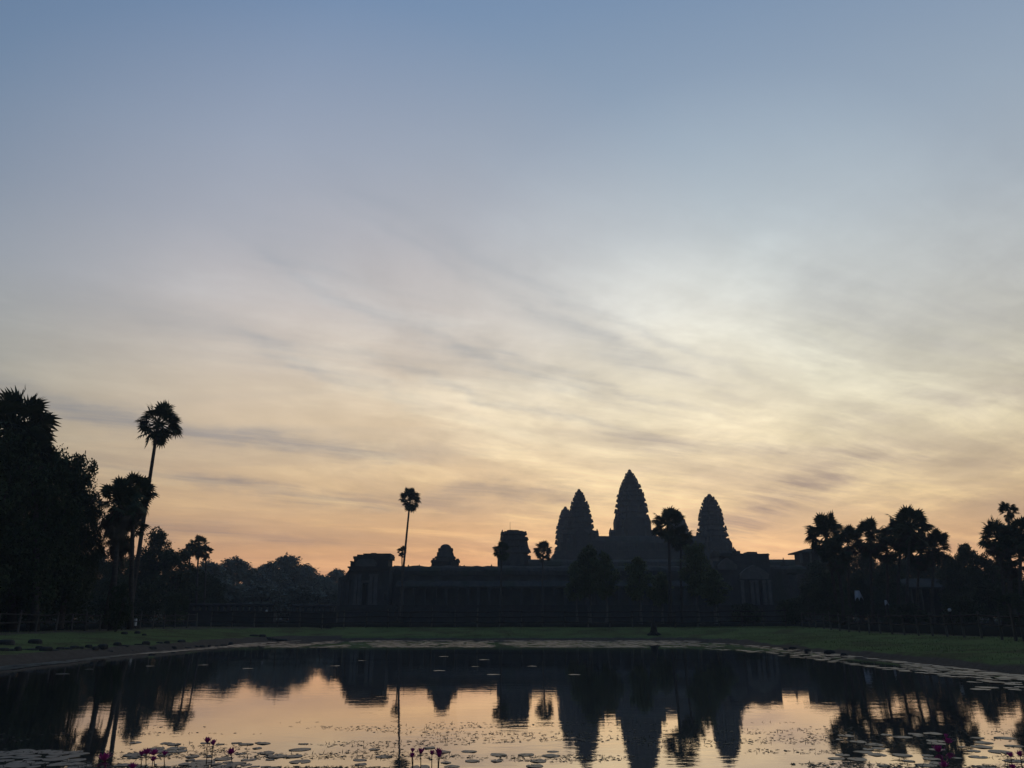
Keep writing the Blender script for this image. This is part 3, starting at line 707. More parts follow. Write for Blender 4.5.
def trunk_mesh(seed, h, w, r, mat_):
    rd = random.Random(seed); m = MB()
    m.tube([(0, 0, -.2), (rd.uniform(-.2, .2), 0, h * .2), (rd.uniform(-.3, .3), rd.uniform(-.3, .3), h * .42), (0, 0, h * .62)], [r * 1.5, r, r * .8, r * .4], 9)
    for k in range(7):
        a = k * .9 + rd.uniform(-.3, .3); z0 = h * rd.uniform(.28, .5); q = w * rd.uniform(.35, .7)
        m.tube([(0, 0, z0), (q * .45 * math.cos(a), q * .45 * math.sin(a), z0 + h * .13), (q * math.cos(a), q * math.sin(a), z0 + h * rd.uniform(.22, .4))], [r * .5, r * .33, r * .12], 6)
    return m.mesh('trunk', mat_)
CR = [crown_mesh(301 + i, 10, 4.2, 19, 52, 13, .36, LEAF_A, .16) for i in range(4)]
CR_L = [crown_mesh(351 + i, 10, 4.6, 24, 85, 14, .28, LEAF_A, .08) for i in range(2)]
CO = [crown_mesh(401 + i, 10, 3.2, 15, 50, 13, .32, LEAF_B, .34) for i in range(3)]
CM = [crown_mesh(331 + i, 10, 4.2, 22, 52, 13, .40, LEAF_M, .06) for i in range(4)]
SH = [crown_mesh(451 + i, 10, 6.5, 12, 46, 12, .55, LEAF_A, .0) for i in range(3)]
TK = [trunk_mesh(501 + i, 10, 4.2, .32, BARK) for i in range(3)]
TKO = [trunk_mesh(551 + i, 10, 2.6, .22, BARK_P) for i in range(2)]
def tree(name, label, px, py_top, Y, wpx, protos, trunks, k, cat='tree', group=None, z0=1.0, design_w=4.2):
    c = at(px, py_top, Y); t = thing(name, label, cat, (c.x, Y, z0), group)
    h = (c.z - z0) / 10.0; w = 1.28 * (at(px + wpx, py_top, Y).x - c.x) / design_w; rr = random.Random(px * 3 + k)
    a = rr.uniform(0, 6.28)
    o = obj('trunk', trunks[k % len(trunks)], t); o.scale = (w, w, h); o.rotation_euler = (0, 0, a)
    o = obj('crown', protos[k % len(protos)], t); o.scale = (w, w, h); o.rotation_euler = (0, 0, a)
    return t
def fill_trees(rows, group=None):
    for i, (px, pt, Y, w, lb) in enumerate(rows): tree('broadleaf_tree', lb, px, pt, Y, w, CR_L, TK, i, group=group)
def shrub(label, px, py_top, Y, wpx, k, group=None, z0=1.0):
    c = at(px, py_top, Y); t = thing('shrub', label, 'shrub', (c.x, Y, z0), group)
    h = (c.z - z0) / 10.0; w = (at(px + wpx, py_top, Y).x - c.x) / 6.5; rr = random.Random(px * 3 + k)
    o = obj('foliage', SH[k % 3], t); o.scale = (w, w, h); o.rotation_euler = (0, 0, rr.uniform(0, 6.28))
    m = MB()
    for j in range(4):
        a = rr.uniform(0, 6.28); m.tube([(0, 0, -.1), (w * 1.5 * math.cos(a), w * 1.5 * math.sin(a), h * 4), (w * 3 * math.cos(a), w * 3 * math.sin(a), h * 7)], [.07, .05, .02], 5)
    m.build('stem', BARK, t)

m = MB(); rd = random.Random(99)
for side, (xa, xb) in enumerate(((-330, -40), (60, 330))):
    for k in range(150):
        X = rd.uniform(xa, xb); Y = rd.uniform(255, 400); hh = rd.uniform(7, 14); w = rd.uniform(4, 8)
        for c in range(46):
            v = Vector((rd.gauss(0, 1), rd.gauss(0, 1), rd.gauss(0, 1))).normalized() * rd.uniform(.6, 1.05)
            p = Vector((X + v.x * w, Y + v.y * w, hh * .5 + v.z * hh * .5))
            for l in range(5):
                o = p + Vector((rd.gauss(0, .7), rd.gauss(0, .7), rd.gauss(0, .5))); d = Vector((rd.uniform(-1, 1), rd.uniform(-1, 1), rd.uniform(-.8, .5))).normalized(); q_ = d.cross(Vector((rd.uniform(-1, 1), rd.uniform(-1, 1), 1))).normalized(); L = rd.uniform(.8, 1.7)
                m.add([o - d * L * .5, o + q_ * L * .35, o + d * L * .5, o - q_ * L * .35], [(0, 1, 2, 3)])
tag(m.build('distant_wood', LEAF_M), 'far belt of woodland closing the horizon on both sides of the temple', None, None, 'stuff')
PG = 'sugar palms around the pond'
# left side
sugar_palm('big fan palm with dense crown topping the left edge tree mass', 12, 430, 60, 37, 15, 99, 1.5, .24, PG)
sugar_palm('fan palm leaning over the edge, half hidden in the left tree mass', 33, 450, 58, 19, 38, 99, 1.3, .22, PG)
sugar_palm('tall palm with round crown and leaning bare trunk rising above the left trees', 158, 424, 76, 22, 130, 2, False, .20, PG)
sugar_palm('palm with shaggy crown just below the tall leaning palm', 134, 494, 66, 20, 133, 3, 1.5, .19, PG)
sugar_palm('bushy palm at the right shoulder of the left tree mass', 121, 502, 62, 21, 114, 0, 1.7, .20, PG)
sugar_palm('palm with low hanging fronds under the bushy palm pair', 124, 530, 68, 19, 106, 1, 1.6, .18, PG)
tree('broadleaf_tree', 'large dark broadleaf tree filling the far left of the bank', 14, 430, 57, 44, CR_L, TK, 0, z0=.95, design_w=4.9)
tree('broadleaf_tree', 'large rounded broadleaf tree sloping down to the palms on the left bank', 63, 446, 60, 41, CR_L, TK, 1, design_w=4.9)
tree('broadleaf_tree', 'lower broadleaf tree between the large rounded tree and the bushy palms', 84, 478, 66, 24, CR_L, TK, 2)
tree('broadleaf_tree', 'dark spreading tree low behind the left fence', 30, 525, 64, 46, CR, TK, 3)
tree('broadleaf_tree', 'loose tall-crowned tree just right of the shaggy palms', 160, 528, 120, 17, CR, TK, 0)
tree('broadleaf_tree', 'dense tree below the loose tall-crowned tree on the left', 178, 548, 118, 22, CR, TK, 1)
sugar_palm('small palm with round crown above the left tree line', 199, 545, 125, 9, 197, 2, 1.2, .17, PG)
sugar_palm('smaller palm touching the left of the small round-crowned palm', 190, 549, 126, 6, 191, 3, 1.2, .15, PG)
sugar_palm('little drooping palm touching the right of the small round-crowned palm', 206, 551, 126, 6, 204, 1, 1.2, .15, PG)
fill_trees([(62, 540, 112, 22, 'dark tree seen low between the left broadleaf trees'), (96, 548, 116, 20, 'dark tree low behind the bushy palms on the left'), (118, 556, 108, 18, 'dark tree low behind the shaggy palm trunks'),
    (142, 552, 122, 18, 'dark tree low at the foot of the tall leaning palm'), (196, 566, 128, 16, 'dark tree directly beneath the small round-crowned palm'), (212, 574, 132, 15, 'dark tree at the left end of the longer balustrade')])
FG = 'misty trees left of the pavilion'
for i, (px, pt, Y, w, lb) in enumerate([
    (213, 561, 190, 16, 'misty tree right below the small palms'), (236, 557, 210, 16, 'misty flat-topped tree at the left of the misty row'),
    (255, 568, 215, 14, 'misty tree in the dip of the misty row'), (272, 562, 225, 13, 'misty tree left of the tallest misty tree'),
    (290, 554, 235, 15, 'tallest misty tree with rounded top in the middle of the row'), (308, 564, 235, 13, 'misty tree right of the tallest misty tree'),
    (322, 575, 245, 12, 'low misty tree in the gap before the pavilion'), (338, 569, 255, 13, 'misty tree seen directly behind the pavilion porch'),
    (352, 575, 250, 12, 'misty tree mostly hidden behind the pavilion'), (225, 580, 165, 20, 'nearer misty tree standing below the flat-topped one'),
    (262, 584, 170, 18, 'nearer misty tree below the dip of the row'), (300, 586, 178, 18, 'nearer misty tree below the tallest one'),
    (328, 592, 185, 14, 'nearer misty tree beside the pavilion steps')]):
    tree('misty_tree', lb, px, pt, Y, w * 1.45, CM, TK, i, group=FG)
# centre
sugar_palm('thin palm with tiny crown standing very tall above the gallery roof', 410, 500, 140, 10.5, 399, 0, False, .21, PG)
sugar_palm('tiny palm at the foot of the very tall thin palm', 402, 551, 150, 4.6, 402, 1, 1.0, .13, PG)
sugar_palm('palm in front of the stump tower', 502, 551, 130, 9, 503, 2, False, .17, PG)
sugar_palm('small palm between stump tower and pointed towers', 543, 551, 150, 9.5, 543, 3, False, .17, PG)
sugar_palm('broad-crowned palm in front of the half hidden tower', 668, 524, 118, 17, 669, 1, False, .24, PG)
sugar_palm('palm crown overlapping the right of the broad-crowned palm', 681, 538, 122, 12, 682, 2, False, .2, PG)
OL = 'round olive trees in front of the temple'
for i, (px, pt, Y, w, lb) in enumerate([
    (588, 545, 116, 15, 'olive tree right in front of the second tallest tower'), (604, 552, 112, 13, 'olive tree left of centre, beside the central tower'),
    (638, 556, 110, 14, 'round olive tree in front of the central tower'), (694, 542, 114, 14, 'tall olive tree right of the broad-crowned palm'),
    (712, 570, 108, 17, 'low round olive tree below the right tower'), (576, 560, 125, 11, 'small olive tree at the left of the olive row'), (660, 572, 120, 12, 'olive tree beneath the broad-crowned palm')]):
    tree('olive_tree', lb, px, pt, Y, w, CO, TKO, i, group=OL, design_w=3.2)
# right side
for i, (px, py, Y, r, bp, sk, lb) in enumerate([
    (826, 535, 100, 17, 838, 1.1, 'palm at the left end of the right palm group'), (848, 541, 104, 13, 850, 1.1, 'palm second from the left in the right palm group'),
    (870, 537, 102, 15, 872, 1.0, 'palm with open crown in the middle of the right palm group'), (910, 526, 96, 17, 905, 1.0, 'tallest palm of the right palm group, with wide crown'),
    (901, 536, 99, 14, 897, 1.1, 'palm just left below the wide-crowned one'), (934, 545, 98, 13, 930, 1.1, 'palm at the right end of the right palm group'),
    (886, 549, 103, 12, 884, 1.1, 'lower palm between open crown and wide crown'), (836, 556, 98, 13, 842, 1.3, 'low palm under the left end of the right palm group'),
    (920, 551, 101, 14, 916, 1.2, 'low palm under the wide-crowned palm'), (1008, 510, 90, 8, 1008, False, 'small-crowned palm rising above the far right trees'),
    (999, 537, 86, 17, 1002, 1.2, 'shaggy palm left below the small-crowned one'), (1020, 535, 84, 16, 1018, 1.2, 'palm cut by the right picture edge'),
    (1008, 556, 88, 16, 1006, 1.3, 'low palm at the foot of the far right palms')]):
    sugar_palm(lb, px, py + 1, Y, r * 1.14, bp, i, sk and sk * .62, .18, PG)
for i, (px, pt, Y, w, lb) in enumerate([
    (963, 542, 118, 15, 'broadleaf tree in the gap right of the palm group'), (945, 553, 120, 12, 'smaller broadleaf tree beside the right end palm'), (980, 552, 112, 14, 'broadleaf tree joining the far right palms'),
    (826, 572, 112, 17, 'low broadleaf tree beneath the left end palms'), (856, 575, 116, 15, 'low broadleaf tree beneath the open-crowned palm'),
    (1014, 570, 95, 20, 'low broadleaf tree at the right picture edge'), (985, 582, 100, 18, 'low broadleaf tree behind the right fence'), (808, 584, 118, 13, 'small broadleaf tree below the flat-roofed hall')]):
    tree('broadleaf_tree', lb, px, pt, Y, w, CR, TK, i + 1)
for i, (px, pt, Y, w, lb) in enumerate([
    (15, 585, 62, 34, 'dark shrub behind the fence at the left picture edge'), (68, 578, 72, 34, 'dark shrub behind the left fence under the rounded tree'), (112, 592, 84, 24, 'low shrub under the bushy palms'),
    (122, 583, 60, 15, 'bushy growth around the trunks of the shaggy palms'), (150, 583, 96, 26, 'wide shrub left of the longer balustrade'), (178, 592, 92, 16, 'rounded shrub at the end of the longer balustrade'),
    (745, 603, 110, 22, 'wide low shrub in front of the gatehouse'), (790, 598, 105, 22, 'low shrub right of the gatehouse'), (835, 600, 100, 22, 'shrub below the left end palms'),
    (905, 603, 96, 26, 'shrub in front of the long hall'), (960, 596, 94, 26, 'shrub between long hall and far right palms'), (1012, 592, 84, 24, 'shrub at the right picture edge')]):
    shrub(lb, px, pt, Y, w, i)
fill_trees([(818, 560, 134, 17, 'dark tree behind the left end palms of the right group'), (842, 552, 138, 17, 'dark tree behind the second palm of the right group'), (864, 551, 140, 16, 'dark tree behind the open-crowned palm'),
    (886, 560, 126, 15, 'dark tree at the left end of the long hall'), (905, 553, 142, 17, 'dark tree behind the tallest right palm'), (926, 552, 140, 17, 'dark tree above the roof of the long hall'),
    (950, 558, 132, 16, 'dark tree at the right end of the long hall'), (995, 560, 120, 18, 'dark tree behind the far right palms'), (875, 600, 120, 18, 'low dark tree just left of the long hall wall')])

# ------------------------------------------------------------------ fences
def fence(label, pts, step, h, rails, seed, rail_mat=None):
    """post-and-rail fence of rough poles along a polyline"""
    rd = random.Random(seed)
    a0 = Vector((*pts[0], 0)); t = thing('wooden_fence', label, 'fence', (a0.x, a0.y, ground_z(a0.x, a0.y)))
    B = t.location.copy(); posts = []
    for (x0, y0), (x1, y1) in zip(pts, pts[1:]):
        L = math.hypot(x1 - x0, y1 - y0); n = max(1, round(L / step))
        for k in range(n + (1 if (x1, y1) == pts[-1] else 0)):
            f = k / n; posts.append((x0 + (x1 - x0) * f + rd.uniform(-.08, .08), y0 + (y1 - y0) * f + rd.uniform(-.08, .08)))
    tops = []
    for x, y in posts:
        z = ground_z(x, y); hh = h * rd.uniform(.9, 1.12); lx, ly = rd.uniform(-.10, .10), rd.uniform(-.06, .06)
        m = MB(); p = Vector((x, y, z)) - B; m.tube([p - Vector((0, 0, .2)), p + Vector((lx * .5, ly * .5, hh * .5)), p + Vector((lx, ly, hh))], [.075, .065, .055], 7); m.build('post', WOOD, t)
        tops.append((x, y, z, lx, ly))
    for fr in rails:
        m = MB()
        for (a, b) in zip(tops, tops[1:]):
            pa = Vector((a[0] + a[3] * fr, a[1] + a[4] * fr - .07, a[2] + h * fr + rd.uniform(-.06, .06))) - B; pb = Vector((b[0] + b[3] * fr, b[1] + b[4] * fr - .07, b[2] + h * fr + rd.uniform(-.06, .06))) - B
            m.tube([pa + (pa - pb).normalized() * .12, (pa + pb) / 2 + Vector((0, 0, rd.uniform(-.05, .03))), pb + (pb - pa).normalized() * .12], [.04, .045, .035], 6)
        m.build('rail', WOOD if rail_mat is None else rail_mat, t)
fence('rough pole fence along the left bank under the dark trees', [(-31.5, 38), (-31.8, 52), (-31.5, 66), (-30.5, 78)], 1.9, 1.25, (.9, .5), 21, WOOD_D)
fence('long post fence along the far bank in front of the gallery', [(-30, 80.2), (-8, 80.6), (12, 80.4), (27, 79.5)], 2.3, 1.7, (.88, .6, .3), 22, WOOD_D)
fence('rough pole fence along the right bank below the palms', [(28.0, 78), (27.4, 62), (26.8, 48), (26.0, 34)], 1.9, 1.35, (.93, .55), 23, WOOD_D)

# ------------------------------------------------------------------ small things on the banks
m = MB(); rr = []; rd = random.Random(77)
c = gp(673, 638, .35); nn = 11
stp = thing('tree_stump', 'dark cone-shaped stump on the far bank in front of the fence', 'stump', (c.x, 74.2, ground_z(c.x, 74.2)))
for t, r in ((0, .46), (.12, .36), (.35, .30), (.6, .22), (.8, .12), (1, .04)):
    rr.append([(r * rd.uniform(.85, 1.15) * math.cos(6.2832 * i / nn) + .05 * t, r * rd.uniform(.85, 1.15) * math.sin(6.2832 * i / nn), 1.6 * t - .08) for i in range(nn)])
m.rings(rr); m.build('stump_body', ROCK, stp)
m = MB()
for k in range(5):
    a = k * 1.26; m.tube([(.3 * math.cos(a), .3 * math.sin(a), .18), (.55 * math.cos(a), .55 * math.sin(a), .05), (.8 * math.cos(a), .8 * math.sin(a), -.05)], [.12, .09, .03], 6)
m.build('root', ROCK, stp)
def rock(label, x, y, sx, sy, sz, seed, group, M=ROCK, name='stone_block'):
    rd = random.Random(seed); m = MB(); rr = []; n = 9
    for t, r in ((0, .95), (.25, 1.0), (.7, .95), (.92, .78), (1, .5)):
        rr.append([(sx * r * math.copysign(abs(math.cos(q)) ** .6, math.cos(q)) * rd.uniform(.9, 1.08), sy * r * math.copysign(abs(math.sin(q)) ** .6, math.sin(q)) * rd.uniform(.9, 1.08), sz * t) for q in [6.2832 * i / n + .3 for i in range(n)]])
    m.rings(rr); o = m.build(name, M); o.location = (x, y, ground_z(x, y) - .08); o.rotation_euler = (0, 0, rd.uniform(-.5, .5)); tag(o, label, 'stone', group); return o
for i, (px, py, w, h) in enumerate([(4, 655, 1.0, .5), (33, 653, .9, .5), (123, 644, .6, .4), (136, 643, .55, .45), (143, 644, .4, .35)]):
    p = gp(px, py, .12); rock(['dark stone block at the left picture edge on the muddy bank', 'dark square stone block near the left edge on the muddy bank', 'left stone of the three on the bank below the palms', 'middle stone of the three on the bank below the palms', 'right stone of the three on the bank below the palms'][i], p.x, p.y, w * .38, w * .3, h * .62, i, 'dark stones on the left bank')
rd = random.Random(9)
for i in range(14):
    px = 254 + i * 7 + rd.uniform(-2, 2); p = gp(px, 637.5, .3); rock('dark flat ledge stone in the row along the far left shore', p.x, min(p.y, 74.6), rd.uniform(.3, .6), .35, rd.uniform(.2, .34), 40 + i, 'ledge stones along the far shore')
for i in range(46):
    f = i / 45; px = 690 + f * 330; py = lerp(px, [(690, 641.5), (760, 645.5), (800, 649), (850, 655), (930, 664), (1024, 675)]) + rd.uniform(-.8, .4)
    p = gp(px, py, .1); rock('small dark stone in the row lining the right shore', p.x, p.y, rd.uniform(.12, .32), rd.uniform(.12, .25), rd.uniform(.14, .34), 90 + i, 'stones lining the right shore')
for i in range(34):
    f = i / 33; px = 2 + f * 236; py = lerp(px, [(0, 659), (60, 655.5), (130, 650.5), (215, 644.5), (240, 642)]) + rd.uniform(-.6, .5)
    p = gp(px, py, .12); rock('small dark clod in the broken row along the left shore', p.x, p.y, rd.uniform(.1, .3), rd.uniform(.1, .3), rd.uniform(.12, .28), 190 + i, 'clods along the left shore')
# pale box and slab on the left end of the far bank
p = gp(196, 627, 1.0); t = thing('marker_stone', 'small pale square marker stone left on the far bank by the fence', 'stone', (p.x, 70, ground_z(p.x, 70)))
m = MB(); m.box(-.2, .2, -.15, .15, .25, .85, 0, .92); m.build('block', PALE, t); m = MB(); m.box(-.32, .32, -.25, .25, -.1, .25); m.build('plinth', STONE_D, t)
p = gp(194, 629, .85); o = rock('pale flat slab lying in the grass before the marker stone', p.x, 66.5, .55, .3, .2, 5, None, STONE_L, 'stone_slab')
def globe_post(label, px, py, Y, r):
    c = at(px, py, Y); z = ground_z(c.x, Y); t = thing('globe_post', label, 'post', (c.x, Y, z)); h = c.z - z
    m = MB(); m.tube([(0, 0, -.1), (0, 0, h - r * .8)], [.05, .04], 7); m.build('post', WOOD_D, t)
    m = MB(); m.rings([[(r * math.sin(a) * math.cos(6.2832 * i / 10), r * math.sin(a) * math.sin(6.2832 * i / 10), h - r * math.cos(a)) for i in range(10)] for a in (.15, .6, 1.1, 1.6, 2.1, 2.6, 3.0)]); m.build('globe', PALE, t, True)
globe_post('pale round knob on thin post before the longer balustrade', 266.5, 611, 86, .13)
globe_post('pale round knob on thin post behind the right fence', 949.5, 610, 52, .11)
# cloths and signpost on the right
def cloth(label, px, py, Y, w, h, lobes, tilt):
    c = at(px, py, Y); t = thing('hanging_cloth', label, 'cloth', (c.x, Y, c.z)); m = MB(); nx = 14; nz_ = 8; V = []; Fc = []
    for side in (0, 1):
        for j in range(nz_ + 1):
            for i in range(nx + 1):
                u = i / nx; v = j / nz_; x = (u - .5) * w * (.65 + .45 * v) + tilt * v; z = -v * h * (1 - (.35 * abs(math.sin(u * math.pi * lobes)) if v > .5 else 0)) ; V.append((x, .10 * math.sin(u * 9 + v * 2) + side * .015, z))
    n1 = (nx + 1) * (nz_ + 1)
    for j in range(nz_):
        for i in range(nx):
            a = j * (nx + 1) + i; Fc += [(a, a + 1, a + nx + 2, a + nx + 1), (n1 + a + nx + 1, n1 + a + nx + 2, n1 + a + 1, n1 + a)]
    m.add(V, Fc); m.build('sheet', CLOTH, t, True)
    zg = ground_z(c.x, Y) - c.z
    for x in (-w * .5, w * .5):
        q = MB(); q.tube([(x, .05, zg - .1), (x, .05, .08)], [.04, .035], 6); q.build('pole', WOOD_D, t)
    q = MB(); q.tube([(-w * .55, .05, .03), (w * .55, .05, .03)], [.02, .02], 5); q.build('line', WOOD_D, t)
cloth('white cloth with split lower edge hanging behind the right fence', 857, 590.5, 92, .85, 1.15, 2, .15)
cloth('small white cloth hanging right of the split white cloth', 885.5, 600, 88, .35, .6, 1, .1)
p = at(1011, 612, 42.5); zg = ground_z(p.x, 42.5); t = thing('signpost', 'yellowish wooden post with small tilted board at the right fence', 'post', (p.x, 42.5, zg))
m = MB(); m.box(-.06, .06, -.06, .06, -.1, p.z + .45 - zg); m.build('post', WOOD, t); m = MB(); m.box(-.02, .24, -.1, -.065, p.z - .12 - zg, p.z + .16 - zg, .1); m.build('board', WOOD, t)

# ------------------------------------------------------------------ pond plants
rd = random.Random(31)
def pad_mesh(seed):
    r = random.Random(seed); m = MB(); n = 22; top = [(0, 0, .002)]; 
    for i in range(n + 1):
        a = .16 + (6.2832 - .32) * i / n; q = 1 + r.uniform(-.035, .035); top.append((q * math.cos(a), q * math.sin(a), .002 + .006 * max(0, math.sin(a * 2 + seed)) ** 3))
    bot = [(x * .99, y * .99, -.004) for x, y, z in top]; k = len(top)
    m.add(top + bot, [(0, i, i + 1) for i in range(1, k - 1)] + [(k, k + i + 1, k + i) for i in range(1, k - 1)] + [(i, k + i, k + i + 1, i + 1) for i in range(1, k - 1)])
    return m.mesh('lily_pad', PAD)
PM = [pad_mesh(i) for i in range(5)]
placed = []
def pads(label, group, box, n, r0, r1, overlap=.75):
    tries = 0; made = 0
    while made < n and tries < n * 60:
        tries += 1
        p = gp(rd.uniform(box[0], box[2]), rd.uniform(box[1], box[3])); r = rd.uniform(r0, r1)
        if sdf(p.x, p.y) > -.4 or any((p.x - q[0]) ** 2 + (p.y - q[1]) ** 2 < (overlap * (r + q[2])) ** 2 for q in placed): continue
        placed.append((p.x, p.y, r)); o = obj('lily_pad', PM[made % 5]); o.location = (p.x, p.y, .001 + .0007 * (made % 7)); o.scale = (r, r * rd.uniform(.8, 1), 1); o.rotation_euler = (rd.uniform(-.006, .006), rd.uniform(-.006, .006), rd.uniform(0, 6.28))
        tag(o, label, 'lily pad', group); made += 1
pads('grey-green lily pad in the crowded cluster at the lower left corner', 'lily pads, lower left cluster', (0, 751, 80, 767), 26, .09, .19, .75)
pads('lily pad in the scattered cluster around the left flower stems', 'lily pads, around the left flowers', (122, 742, 305, 768), 46, .06, .17)
pads('lily pad in the sparse cluster around the middle flowers', 'lily pads, around the middle flowers', (340, 748, 560, 768), 18, .07, .15, 1.3)
pads('pale lily pad in the cluster on the dark palm reflection at lower right', 'lily pads, lower right cluster', (835, 734, 965, 767), 28, .06, .165, .9)
pads('lily pad in the thin scatter at the lower right corner', 'lily pads, lower right corner', (970, 738, 1024, 768), 10, .1, .18, 1.2)
pads('lone lily pad drifting on the dark middle water', 'lone drifting lily pads', (60, 655, 640, 676), 14, .14, .26, 3)
pads('lily pad in the patch close to the right shore', 'lily pads, right shore patch', (965, 681, 1024, 690), 9, .16, .3, .8)
# carpet of small pads and scum along the far and side shores, uncountable
m = MB(); cnt = 0
while cnt < 4300:
    s = rd.random()
    if s < .68: px, py = rd.uniform(235, 700), rd.uniform(640.5, 647.5)
    elif s < .85: px = rd.uniform(700, 1024); b_ = lerp(px, [(700, 642), (760, 646), (800, 650), (850, 656), (930, 665), (1024, 676)]); py = b_ + rd.random() ** 1.5 * lerp(px, [(700, 8), (800, 8), (1024, 11)])
    else: px = rd.uniform(0, 240); b_ = lerp(px, [(0, 667), (130, 652), (215, 645), (240, 643)]); py = b_ + rd.random() * 3.5
    p = gp(px, py)
    if sdf(p.x, p.y) > .3: continue
    if px > 700 and rd.random() < .35 + .5 * nz(p.x, p.y, .45): continue
    if nz(p.x * .6, p.y * .25, .8) < -.22 + rd.uniform(-.15, .15): continue
    r = rd.uniform(.10, .26); a = rd.uniform(0, 6.28)
    m.add([(p.x + r * math.cos(a + 6.2832 * i / 8), p.y + r * math.sin(a + 6.2832 * i / 8), .004 + .002 * (cnt % 9)) for i in range(8)], [tuple(range(8))]); cnt += 1
tag(m.build('lily_pad_carpet', PAD), 'carpet of small floating leaves along the far and right shores', None, None, 'stuff')
m = MB(); cnt = 0
while cnt < 4200:
    px, py = rd.uniform(0, 1024), 768 - 46 * rd.random() ** 1.6
    p = gp(px, py)
    if nz(p.x * .5, p.y * 1.6, .9) < .02 + rd.uniform(-.12, .12): continue
    r = rd.uniform(.012, .045); a = rd.uniform(0, 6.28)
    if rd.random() < .15:
        h = rd.uniform(.01, .045); m.add([(p.x - .006, p.y, 0), (p.x + .006, p.y, 0), (p.x + rd.uniform(-.04, .04), p.y, h)], [(0, 1, 2)])
    else: m.add([(p.x + r * q * math.cos(a + 6.2832 * i / 5), p.y + r * q * .8 * math.sin(a + 6.2832 * i / 5), .003 + .004 * (i % 2)) for i, q in enumerate((1, .5, 1.1, .6, .9))], [(0, 1, 2, 3, 4)])
    cnt += 1
tag(m.build('floating_weed', WEED), 'scattered floating leaf bits and weed tips on the near water', None, None, 'stuff')

def bloom_mesh(seed, open_):
    r = random.Random(seed); m = MB()
    for ring, (n, tilt, L) in enumerate(((7, open_, 1.0), (6, open_ * .62, .95), (4, open_ * .25, .8))):
        for k in range(n):
            a = 6.2832 * (k + .5 * ring) / n + r.uniform(-.12, .12); el_ = math.pi / 2 - tilt * r.uniform(.85, 1.15); out = Vector((math.cos(a), math.sin(a), 0)); s = Vector((-math.sin(a), math.cos(a), 0))
            pts = []
            for f, w in ((0, .05), (.35, .17), (.7, .15), (1, .005)):
                e_ = el_ + .25 * f; p = out * (math.cos(e_) * L * f + .03) + Vector((0, 0, math.sin(e_) * L * f)); nrm = out * -math.sin(e_) + Vector((0, 0, math.cos(e_)))
                pts.append((p - s * w - nrm * -.03, p + nrm * -.02, p + s * w - nrm * -.03))
            V = [q for t3 in pts for q in t3]
            m.add(V, [(i * 3 + j, i * 3 + j + 1, i * 3 + j + 4, i * 3 + j + 3) for i in range(3) for j in range(2)])
    return m.mesh('bloom', PETAL)
BM = [bloom_mesh(1, .95), bloom_mesh(2, 1.15), bloom_mesh(3, .8)]
mc = MB(); mc.rings([[(r_ * math.cos(6.2832 * i / 8), r_ * math.sin(6.2832 * i / 8), z) for i in range(8)] for r_, z in ((.06, .02), (.14, .2), (.12, .42), (.03, .5))]); SMESH = mc.mesh('stamens', PETAL_C)
WG = 'magenta water lilies'
def lily(label, px, py, base_py, rpx, k, base_dx=0.0):
    """px,py = middle of the bloom, base_py = where the stem meets the water"""
    b = gp(px + base_dx, base_py); c = at(px, py, b.y); t = thing('water_lily', label, 'flower', (b.x, b.y, 0), WG); r = at(px + rpx, py, b.y).x - c.x
    top = c - Vector((b.x, b.y, 0)) - Vector((0, 0, r * .55)); m = MB()
    m.tube([(0, 0, -.25), (top.x * .3 + .006, 0, top.z * .4), (top.x * .8, 0, top.z * .8), top], [.007, .006, .005, .005], 6); m.build('stem', STEM, t)
    o = obj('bloom', BM[k % 3], t, loc=top); o.scale = (r * 1.5,) * 3; rr = random.Random(int(px)); o.rotation_euler = (rr.uniform(-.2, .2), rr.uniform(-.25, .25), rr.uniform(0, 6))
    s = obj('stamens', SMESH, o)
lily('taller of the two long-stemmed magenta water lilies left of middle', 207.5, 740.5, 765, 4.2, 0, -1.5)
lily('shorter of the two long-stemmed magenta water lilies left of middle', 213.5, 743, 766, 4.0, 2, -3)
lily('lone open magenta water lily right of the long-stemmed pair', 231.5, 751.5, 760, 4.6, 1, 0)
lily('leftmost bloom of the tight left bunch of water lilies', 141.5, 753.5, 770, 3.6, 0, -1)
lily('largest bloom of the tight left bunch of water lilies', 146.5, 751.5, 771, 4.4, 1, -1.5)
lily('upper right bloom of the tight left bunch of water lilies', 154.5, 752.5, 772, 4.6, 1, -1)
lily('lowest bloom of the tight left bunch of water lilies', 153.0, 759, 774, 3.6, 0, -2)
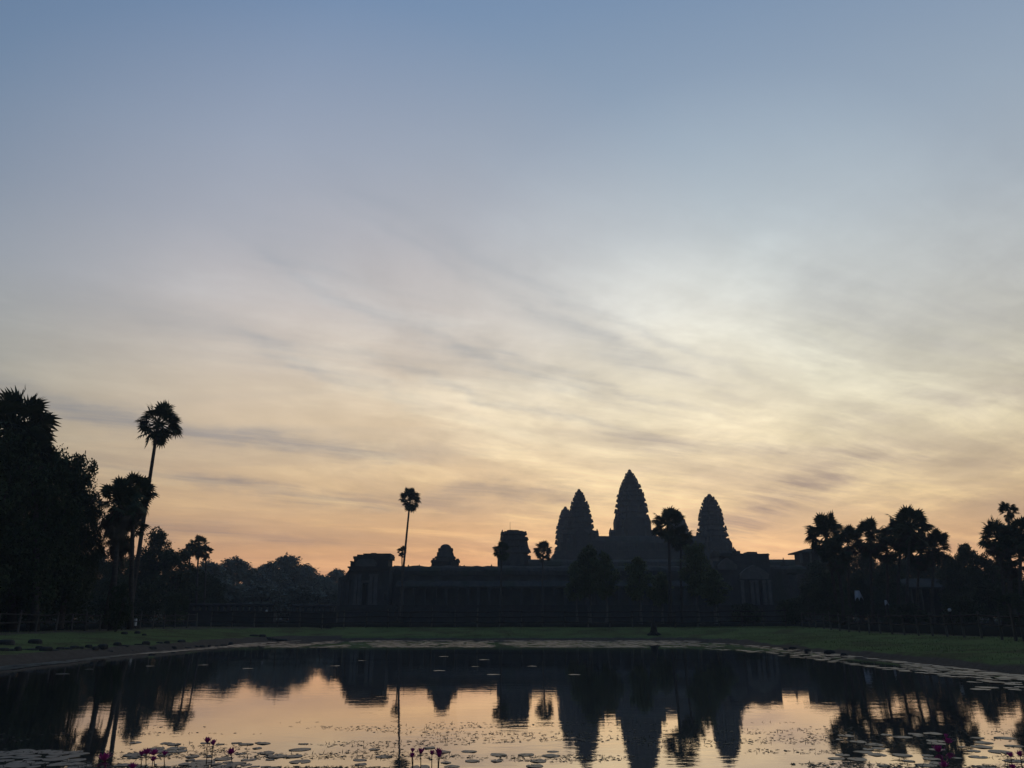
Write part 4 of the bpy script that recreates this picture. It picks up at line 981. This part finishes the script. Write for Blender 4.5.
lily('small single bloom standing just right of the tight left bunch', 164.5, 753.5, 770, 3.4, 0, -1)
lily('bloom cut by the bottom edge left of the tight left bunch', 132.5, 766, 778, 4.6, 1, 0)
lily('pink bloom floating low beside the lower left pads', 105, 757, 761, 6.0, 1, 0)
lily('upper left bloom of the middle group of water lilies', 412.5, 750.5, 768, 3.0, 2, 0)
lily('lower left bloom of the middle group of water lilies', 412.0, 755.5, 771, 3.6, 0, 0)
lily('widest bloom of the middle group of water lilies', 421.0, 751.5, 771, 4.2, 0, -1)
lily('third bloom from left in the middle group of water lilies', 432.0, 753, 773, 3.6, 0, -1)
lily('top right bloom of the middle group of water lilies', 438.3, 751, 773, 4.0, 1, -1)
lily('lower right bloom of the middle group of water lilies', 439.5, 755, 774, 4.0, 0, -2)
lily('upper small bloom above the lower right pads', 946, 736, 745, 2.6, 2, 0)
lily('wide dark bloom above the lower right pads', 948, 741, 748, 4.2, 1, 0)
lily('bright magenta bloom lying low on the lower right pads', 938, 749, 753, 5.2, 1, 0)
lily('bloom cut by the bottom edge below the lower right pads', 944, 764.5, 770, 4.4, 1, 0)
lily('left bloom of the pair at the lower right corner', 1010.5, 755, 769, 3.8, 0, 1)
lily('right bloom of the pair at the lower right corner', 1020, 754, 764, 4.0, 0, 1)
lily('bloom at the bottom edge below the lower right corner pair', 1012.5, 766.5, 774, 3.6, 1, 0)

# ------------------------------------------------------------------ air
HAZE = 0.0005
if HAZE:
    m = MB(); m.box(-456, 456, -66, 456, -2.6, 64)
    hm = bpy.data.materials.new('thin_haze'); hm.use_nodes = True; ht = hm.node_tree; ht.nodes.clear()
    pv_ = ht.nodes.new('ShaderNodeVolumePrincipled'); pv_.inputs['Color'].default_value = (.72, .87, 1, 1); pv_.inputs['Density'].default_value = HAZE; pv_.inputs['Anisotropy'].default_value = 0.3
    ho = ht.nodes.new('ShaderNodeOutputMaterial'); ht.links.new(pv_.outputs[0], ho.inputs['Volume'])
    tag(m.build('haze', hm), 'thin morning haze over pond and temple', None, None, 'stuff')
